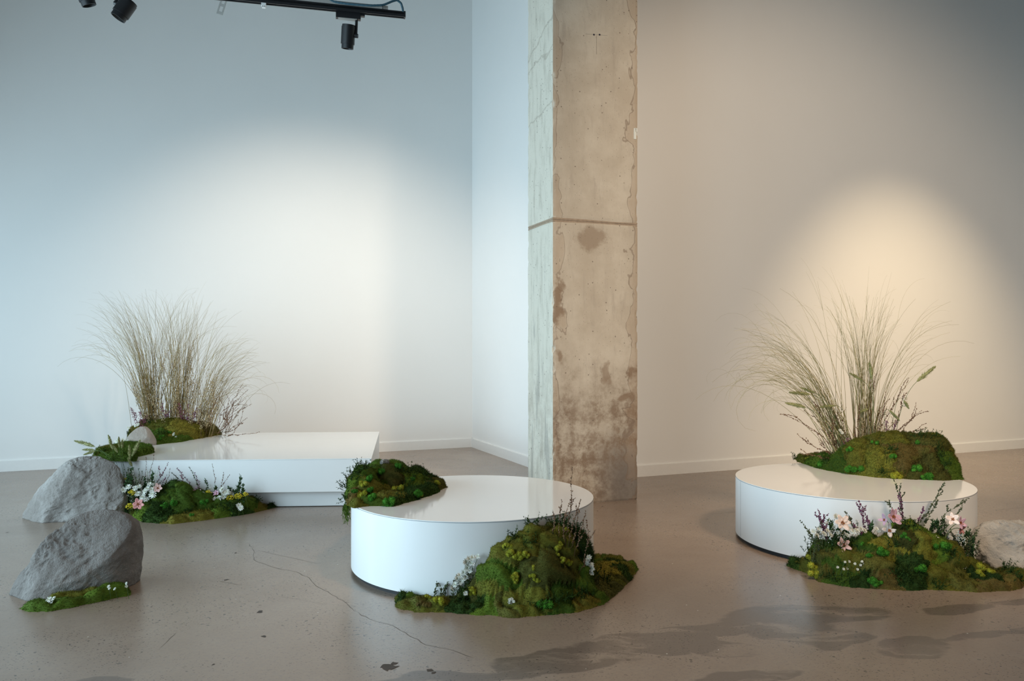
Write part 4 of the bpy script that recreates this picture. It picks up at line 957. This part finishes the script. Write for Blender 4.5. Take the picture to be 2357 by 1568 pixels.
# --- middle drum
for (b_, t_, lab) in [((1272, 1212), (1272, 1174), 'short budded twig at the left of the twigs on the moss dome'), ((1286, 1212), (1293, 1150), 'budded twig second from the left on the moss dome'), ((1301, 1212), (1317, 1074), 'tallest budded twig on the moss dome, reaching above the drum'),
                      ((1303, 1212), (1313, 1150), 'budded twig beside the tallest on the moss dome'), ((1308, 1212), (1336, 1148), 'budded twig slanting right on the moss dome'), ((1322, 1215), (1348, 1176), 'short budded twig at the right of the moss dome'), ((1330, 1230), (1350, 1196), 'lowest budded twig at the right shoulder of the moss dome'), ((1312, 1212), (1326, 1160), 'inner budded twig between the tallest and the right slanting one')]:
    sprig(b_, t_, 3.62, 'twig', lab, m2, branch=1, big=1.1)
for (x, y, k) in ((1088, 1284, 1), (1080, 1287, 1), (1073, 1294, 1.1), (1086, 1297, 1), (1076, 1308, 1.1), (1082, 1314, .9), (1068, 1318, 1), (1059, 1325, 1), (1072, 1328, 1), (1053, 1332, 1), (1060, 1339, 1.1), (1048, 1346, 1), (1043, 1355, .9), (1051, 1351, .9), (1066, 1334, .9), (1100, 1281, .8), (1077, 1300, .8)):
    pompom(x, y, 3.60, .0165 * k, 'white flower in the ' + ('upper' if y < 1310 else 'lower') + ' half of the row climbing the moss dome on the left', ('upper' if y < 1310 else 'lower') + ' white flowers left of the moss dome', m2, stem=True)
for (x, y) in ((1353, 1289), (1361, 1300), (1357, 1309), (1361, 1319), (1351, 1297), (1356, 1283), (1363, 1310)):
    pompom(x, y, 3.66, .0145, 'cream flower on the right side of the moss dome', 'cream flowers right of the moss dome', m2)
r_ = np.random.default_rng(21)
for k in range(12):
    bx = r_.uniform(1000, 1094); sprig((bx, 1375), (bx + r_.normal(0, 9), 1372 - r_.uniform(14, 34) - max(0, bx - 1030) * .8), 3.63 + r_.uniform(-.02, .02), 'green', 'fine dark green sprig at the left foot of the moss dome', m2, 'fine green sprigs left of the moss dome', branch=3)
pompom(1072, 1366, 3.54, .012, 'lone white bloom on a short stem in front of the moss dome', None, m2)
for (x, y) in ((1173, 1381), (1178, 1379), (1182, 1385), (1176, 1388), (1172, 1387)):
    pompom(x, y, 3.47, .0085, 'tiny white bloom in the little cluster at the front of the dome mat', 'tiny blooms at the front of the dome', m2)
# --- right drum top
YR = 5.2
for (b_, t_, lab) in [((2010, 1030), (2092, 870), 'long budded twig slanting up right on the right drum, highest'), ((2005, 1030), (2039, 902), 'budded twig left of the highest on the right drum'), ((2030, 1030), (2081, 904), 'budded twig close under the highest on the right drum'), ((2030, 1030), (2109, 926), 'budded twig fanning right, third from top on the right drum'), ((2035, 1030), (2122, 945), 'budded twig fanning right, fourth from top on the right drum'),
                      ((2040, 1020), (2132, 974), 'low budded twig fanning right over the moss slope'), ((2050, 1016), (2145, 999), 'lowest budded twig lying out right over the moss slope'), ((2008, 1030), (2017, 859), 'tall thin budded twig standing by the upright grass'), ((1935, 1035), (1805, 955), 'bare twig reaching furthest left on the right drum'), ((1930, 1035), (1851, 945), 'budded twig leaning left under the left foxtails'),
                      ((1925, 1040), (1835, 998), 'low budded twig reaching left on the right drum'), ((1920, 1045), (1842, 1034), 'lowest drooping twig at the left of the right drum'), ((1940, 1035), (1874, 926), 'budded twig beside the leaning grass, upper left'), ((1945, 1035), (1900, 950), 'inner budded twig in front of the leaning grass')]:
    sprig(b_, t_, YR, 'twig', lab, m3, branch=2, big=1.15, bow=.08 if t_[0] < 1845 and t_[1] > 990 else None)
r_ = np.random.default_rng(14)
for k in range(24):
    bx = r_.uniform(1915, 2060); sprig((bx, 1030), (bx + r_.normal((bx - 1985) * .45, 18), r_.uniform(925, 1000)), YR + r_.uniform(-.1, .05), 'cream' if k % 2 else 'twig', 'fine pale blossom twig at the grass foot on the right drum' if k % 2 else 'fine brown twig at the grass foot on the right drum', m3, 'pale blossom twigs on the right drum' if k % 2 else 'brown twigs at the right grass foot', branch=3)
for (b_, t_, lab) in [((2035, 1022), (2040, 968), 'dusky purple heather on top of the moss slope'), ((2050, 1015), (2062, 972), 'dusky purple heather right of the other on the moss slope'), ((1948, 1048), (1950, 1008), 'lilac heather at the left foot of the moss slope'), ((1940, 1050), (1945, 1020), 'small lilac heather lowest at the left foot of the slope')]:
    sprig(b_, t_, YR - .05, 'heather', lab, m3, branch=4, big=1.0, loose=2.2)
for (t_, n_, f_, lab) in [((1816, 901), (1864, 908), (1940, 1030), 'foxtail pointing left, upper of the pair on the right drum'), ((1842, 890), (1876, 905), (1942, 1030), 'pale foxtail behind the upper left one on the right drum'), ((1807, 925), (1854, 938), (1938, 1030), 'foxtail pointing left, lower of the pair on the right drum'), ((1886, 936), (1921, 934), (1950, 1030), 'foxtail lying level before the leaning grass'), ((1974, 950), (1998, 942), (2010, 1030), 'short foxtail before the upright grass'),
                          ((2154, 840), (2111, 878), (2060, 1020), 'lone foxtail pointing up right, furthest right'), ((2092, 940), (2080, 922), (2050, 1020), 'small hanging foxtail right of the twigs'), ((2071, 967), (2047, 945), (2040, 1020), 'drooping foxtail above the moss slope'), ((2001, 830), (2007, 873), (2005, 1030), 'upright foxtail in the upright grass'), ((1955, 857), (1985, 876), (1990, 1030), 'dark foxtail bent left in the upright grass')]:
    foxtail(t_, n_, f_, YR - .02, m3, lab, 'foxtails on the right drum')
for (x, y) in ((1934, 991), (1938, 996), (1970, 1090), (1978, 1093), (1984, 1090), (1975, 1088)):
    pompom(x, y, YR - .12 if y < 1050 else 5.03, .013, 'small white bloom by the moss on the right drum', 'white blooms on the right drum', m3)
# --- foot of the right drum
YF = 4.07
for (b_, t_, k, lab) in [((1902, 1235), (1876, 1179), 'heather', 'purple heather furthest left at the foot of the right drum'), ((1913, 1230), (1897, 1184), 'heather', 'purple heather second from left at the right drum'), ((2001, 1240), (1975, 1151), 'heather', 'tall dense purple heather before the right drum side'), ((1995, 1240), (1965, 1205), 'heather', 'short purple heather beside the tall dense one'),
                         ((1987, 1235), (1944, 1176), 'green', 'thin dark sprig leaning left of the tall purple heather'), ((2076, 1215), (2056, 1103), 'green', 'tallest sprig rising over the rim of the right drum'), ((2076, 1215), (2066, 1140), 'heather', 'purple heather clinging to the tallest sprig'), ((2072, 1215), (2046, 1151), 'green', 'thin sprig left of the tallest over the right drum'),
                         ((2105, 1215), (2176, 1106), 'green', 'long sprig slanting right over the rim of the right drum'), ((2114, 1215), (2157, 1151), 'green', 'sprig below the long slanting one at the right drum'), ((1905, 1240), (1885, 1195), 'heather', 'purple heather between the two leftmost ones at the right drum'), ((2003, 1240), (1983, 1170), 'heather', 'second purple heather right behind the tall dense one'), ((2006, 1240), (1996, 1185), 'heather', 'short dense purple heather at the right of the tall one'), ((2112, 1215), (2126, 1165), 'heather', 'purple sprig at the foot of the long slanting one'), ((2140, 1215), (2230, 1147), 'green', 'sprig bending furthest right before the right drum'), ((2145, 1215), (2215, 1162), 'green', 'sprig just under the furthest right bending one'), ((1885, 1225), (1840, 1198), 'green', 'thin dark sprig reaching left past the drum side')]:
    sprig(b_, t_, YF, k, lab, m4, branch=3 if k == 'heather' else 2, big=1.15, dY=-.03)
for (x, y, R, fc, mt, npt, cup, lab) in [(1939, 1204, .044, (.1, -.75, .35), MAT_BLUSH, 6, .15, 'open blush flower at the upper left of the right mound'), (1942, 1255, .038, (-.1, -.9, .25), MAT_PINK, 5, .2, 'pale pink flower hanging lowest on the right mound'), (2056, 1190, .046, (.2, -.8, .3), MAT_MAUVE, 6, .45, 'large mauve flower at the crest of the right mound'),
                                         (2047, 1222, .038, (-.1, -.95, .1), MAT_BLUSH, 4, .2, 'white and blush flower just below the large mauve one'), (2193, 1196, .036, (-.3, -.8, .5), MAT_BLUSH, 5, .3, 'white petalled flower at the right of the right mound'), (2211, 1204, .032, (.3, -.8, .3), MAT_MAUVE, 5, .4, 'mauve flower behind the white petalled one at the right'), (2212, 1218, .030, (.4, -.8, -.1), MAT_ROSE, 5, .3, 'rose flower drooping beside the right boulder'), (2036, 1197, .030, (-.8, -.5, .2), MAT_MAUVE, 4, .6, 'half-closed mauve flower left of the large one')]:
    flower(x, y, YF - .07, R * 1.0, fc, mt, lab, m4, npet=npt, cup=cup, foot=(x + (8 if x < 2150 else -38), 1250), wide=.52)
for (x, y, k) in ((2199, 1264, 1), (2211, 1271, 1), (2221, 1271, 1.1), (2240, 1257, 1), (2228, 1256, 1), (2237, 1271, 1.1), (2240, 1283, 1), (2230, 1281, 1), (2213, 1259, .9), (2205, 1280, .8), (2222, 1286, .9), (2246, 1266, .9)):
    pompom(x, y, YF - .02, .0165 * k, 'white flower in the bunch beside the right boulder', 'white flowers beside the right boulder', m4)
for (x, y, k) in ((1897, 1229, 1), (1873, 1224, 1), (1973, 1222, 1), (1965, 1224, 1), (1924, 1189, 1), (1905, 1222, .8), (1982, 1218, .8), (2018, 1218, .8), (2022, 1222, .7), (1885, 1218, .8), (1880, 1232, .9), (1912, 1232, .9), (1928, 1226, .8), (1955, 1218, .9), (1990, 1222, .9), (1950, 1232, .8)):
    pompom(x, y, YF - .05, .018 * k, 'white flower on the back crest of the right mound, ' + ('left' if x < 1960 else 'middle') + ' part', 'white crest flowers, ' + ('left' if x < 1960 else 'middle'), m4)
for (x, y) in ((2199, 1302), (2205, 1306), (2218, 1303)):
    pompom(x, y, 3.93, .0165, 'white flower in the low trio on the right slope of the mound', 'low white trio on the right mound', m4)
for (x, y) in ((1945, 1294), (1955, 1293), (1968, 1298), (1984, 1293), (1994, 1303), (1942, 1310), (1950, 1309), (1974, 1311), (1981, 1301), (1989, 1299), (1928, 1306)):
    pompom(x, y, 3.90, .0075, 'tiny white bloom scattered on the front of the right mound', 'tiny blooms on the right mound', m4)
r_ = np.random.default_rng(15)
for k in range(54):
    bx = r_.choice([r_.uniform(1872, 2010), r_.uniform(2150, 2250), r_.uniform(2040, 2160)], p=[.45, .4, .15]); top = 1190 if bx < 2020 else 1216 if bx > 2190 else 1192
    kd = ('white', 'leafy', 'green')[k % 3]
    sprig((bx, 1255), (bx + r_.normal(0, 14), r_.uniform(top, 1240)), YF + r_.uniform(-.05, .02), kd, {'white': 'thin sprig of tiny white blooms', 'leafy': 'dark leafy sprig', 'green': 'fine dark green heath sprig'}[kd] + (' at the left end of the right mound' if bx < 1940 else ' round the tall purple heather of the right mound' if bx < 2025 else ' behind the crest of the right mound' if bx < 2165 else ' between the right mound and the right boulder'), m4, {'white': 'tiny white bloom sprigs', 'leafy': 'leafy sprigs', 'green': 'heath sprigs'}[kd] + (' at the left end' if bx < 1940 else ' by the tall heather' if bx < 2025 else ' behind the crest' if bx < 2165 else ' by the right boulder'), branch=3)
# dry stalk on the floor
g = Geo(); p, q = on(1876, 1331), on(1891, 1337); p[2] = q[2] = .0025; c0 = (p + q) / 2; root = thing('dry_stalk', (c0[0], c0[1], 0), 'short pale dry stalk lying on the floor before the right mound', 'stalk')
g.tube([p, c0 + np.array([0, 0, .001]), q], .0022, 5); g.build('stalk', MAT_CREAM, root)

# ------------------------------------------------------------------ overhead track and lamps
YT = 5.1
T1 = at(930, 36, YT + .22); T0 = at(572, -2, YT - .02); T0[2] = T1[2]; tdir = unit(T1 - T0); T0 = T1 - tdir * 2.6
tn = np.array([-tdir[1], tdir[0], 0]); RT = np.stack([tdir, tn, [0, 0, 1]], 1)
root = thing('lighting_track', T1, 'black lighting track hung under a grey steel channel, top of the picture', 'track')
mid = (T0 + T1) / 2; LT = np.linalg.norm(T1 - T0)
def part(name, mat, *boxes):
    g = Geo()
    for c, a, b, d in boxes: g.box(c, a, b, d, RT)
    return g.build(name, mat, root)
part('rail', MAT_BLACK, (mid + [0, 0, .012], LT, .036, .020), (mid + tn * .014, LT, .008, .03), (mid - tn * .014, LT, .008, .03))
part('end_cap', MAT_BLACK, (T1 + tdir * .004 + np.array([0, 0, .004]), .010, .040, .040))
part('steel_channel', MAT_STEEL, (mid + np.array([0, 0, .044]) - tdir * .06, LT - .10, .042, .004), (mid + np.array([0, 0, .034]) + tn * .02 - tdir * .06, LT - .10, .003, .022), (mid + np.array([0, 0, .034]) - tn * .02 - tdir * .06, LT - .10, .003, .022))
# conduit looping over the channel end
g = Geo(); up = np.array([0, 0, 1.0])
Pk = [at(738, -18, 5.16), at(752, -5, 5.18), at(768, 4, 5.19), at(800, 9, 5.20), at(850, 13, 5.22), at(882, 12, 5.25), at(903, 3, 5.27), at(914, 0, 5.28), at(923, 7, 5.29), at(927, 20, 5.30), at(928, 31, 5.31)]
Pk = np.array(Pk); tt = np.linspace(0, len(Pk) - 1, 90)
Q = np.stack([np.interp(tt, np.arange(len(Pk)), Pk[:, i]) for i in range(3)], 1)
for _ in range(4): Q[1:-1] = (Q[:-2] + 2 * Q[1:-1] + Q[2:]) / 4
g.tube(Q, .0072 + .0009 * (np.arange(len(Q)) % 2), 8); g.build('flexible_conduit', MAT_CABLE, root)
part('cable_tie', MAT_BLACK, (at(881, 16, 5.25), .004, .012, .03))
# clear clip on the rail
pc = at(607, 9, YT - .0); g = Geo()
clip = thing('white_clip', pc, 'small white plastic clip hanging from the lighting track', 'clip')
g.box(pc + [0, 0, .01], .030, .03, .048, RT); g.box(pc + [0, 0, -.018], .022, .022, .016, RT); g.build('body', MAT_BASE, clip)
g = Geo()
for s_ in (-.006, .006): g.box(pc + tdir * s_ + np.array([0, -.012, -.02]), .004, .004, .006, RT)
g.build('screw', MAT_STEEL, clip)
# slotted steel hanger strip, reaching up to the ceiling
ph = at(505, 33, YT + .9); pt_ = at(517, -6, YT + .9); d = unit(pt_ - ph); Lh = (ROOM_H - ph[2]) / d[2]; sx = unit(np.cross(d, [0, 1, 0])); RS = np.stack([sx, np.cross(d, sx), d], 1)
hang = thing('hanger_strip', ph, 'slotted grey steel hanger strip left of the lighting track', 'strip')
g = Geo(); wd = .05
for s_ in (-1, 1): g.box(ph + d * Lh / 2 + sx * s_ * (wd / 2 - .006), .012, .004, Lh, RS)
k = 0.0
while k < Lh: g.box(ph + d * (k + .012), wd - .024, .003, .022, RS); k += .062
g.build('slotted_bar', MAT_STEEL, hang)

def track_spot(neck, Yh, axis, L, R, label, mount=None, power=None, target=None, fov=50, col=WARM2, arm_side=1, stub=.25):
    """head hangs by an arm from an adapter; neck = world point at the head's centre"""
    ax = unit(np.array(axis, float)); c = np.asarray(neck); root = thing('track_spotlight', c, label, 'spotlight')
    def lat(name, prof, mat):
        g = Geo(); P = np.array([c + ax * p[0] for p in prof]); g2 = [p[1] for p in prof]; 
        a = unit(np.cross(ax, [.2, .9, .1])); b = np.cross(ax, a); N = 28; th = np.arange(N) * 2 * math.pi / N; rg = np.cos(th)[:, None] * a + np.sin(th)[:, None] * b
        v = np.concatenate([P[i] + rg * g2[i] for i in range(len(prof))]); T = []
        for i in range(len(prof) - 1):
            for j in range(N): p, q = i * N + j, i * N + (j + 1) % N; T += [(p, q, q + N), (p, q + N, p + N)]
        g.add(v, T); ob = g.build(name, mat, root, True); ob.data.set_sharp_from_angle(angle=math.radians(30)); return ob
    h = L / 2
    lat('housing', [(-h, .0005), (-h, R * .93), (-h + .012, R * .93), (-h + .012, R), (h - .03, R), (h - .03, R * .9), (h - .03, R * .7)], MAT_BLACK)
    lat('snoot', [(h - .032, R * .88), (h, R * .88), (h, R * .78), (h - .028, R * .74)], MAT_BLACK)
    lat('lens', [(h - .028, R * .76), (h - .024, R * .4), (h - .022, .0005)], MAT_GLASS)
    sd = unit(np.cross(ax, [0, 1, .0])) * arm_side; piv = c - ax * h * .15 + sd * (R + .008)
    g = Geo(); g.tube([piv - sd * .012, piv, piv + sd * .014], .014, 12); g.build('pivot', MAT_BLACK, root)
    top = np.array([piv[0] + sd[0] * .004, piv[1], mount if mount else c[2] + stub]); g = Geo(); g.tube([piv, (piv + top) / 2, top], .0095, 10); g.build('arm', MAT_BLACK, root)
    if mount:
        g = Geo(); a0 = top + np.array([0, 0, .018])
        g.box(a0 - tdir * .055 + np.array([0, 0, .010]), .165, .036, .056, RT); g.box(a0 + tdir * .03 + np.array([0, 0, .016]), .05, .030, .016, RT); g.build('adapter', MAT_BLACK, root)
        g = Geo(); g.box(a0 - tdir * .06 - np.array([0, 0, .0195]), .125, .036, .004, RT); g.build('cover_plate', MAT_STEEL, root)
    else:
        g = Geo(); g.box(top, .12, .036, .03, RT); g.build('adapter', MAT_BLACK, root)
    if power:
        l = bpy.data.lights.new('lamp_beam', 'SPOT'); l.energy = power; l.color = col; l.spot_size = math.radians(fov); l.spot_blend = .95; l.shadow_soft_size = R * .6
        lo = bpy.data.objects.new('lamp_beam', l); C.objects.link(lo); lo.parent = root
        p = c + ax * (h + .01); dd = Vector(np.asarray(target) - p); lo.location = Vector(p - c); lo.rotation_euler = dd.to_track_quat('-Z', 'Y').to_euler()
    return root
hp = at(801, 85, YT + .17); track_spot(hp, YT, (-.10, .22, -1.0), .155, .046, 'black track spotlight hanging from the right end of the track', mount=T1[2] - .052, arm_side=1)
hp2 = at(285, 22, 4.9); track_spot(hp2, 4.9, (-.42, -.12, -.72), .135, .052, 'black track spotlight tilted down left, near the top left corner', power=None, arm_side=-1, stub=.3)
hp3 = at(196, -12, 5.0); track_spot(hp3, 5.0, (.25, .25, -.9), .135, .05, 'black track spotlight cut by the top edge, leftmost', power=None, arm_side=-1, stub=.3)

# wall outlet behind the right grasses
po = wallpt(2084, 922); ow = thing('wall_outlet', po, 'small cream electrical outlet on the right wall behind the grasses', 'outlet')
RW = np.stack([U, V, [0, 0, 1]], 1); g = Geo(); g.box(po - V * .004, .075, .008, .115, RW); g.build('cover_plate', MAT_BASE, ow)
for dz in (-.022, .022):
    g = Geo(); g.box(po - V * .009 + np.array([0, 0, dz]), .034, .003, .030, RW); g.build('socket', plain('outlet_face', (.6, .58, .52), .5), ow)
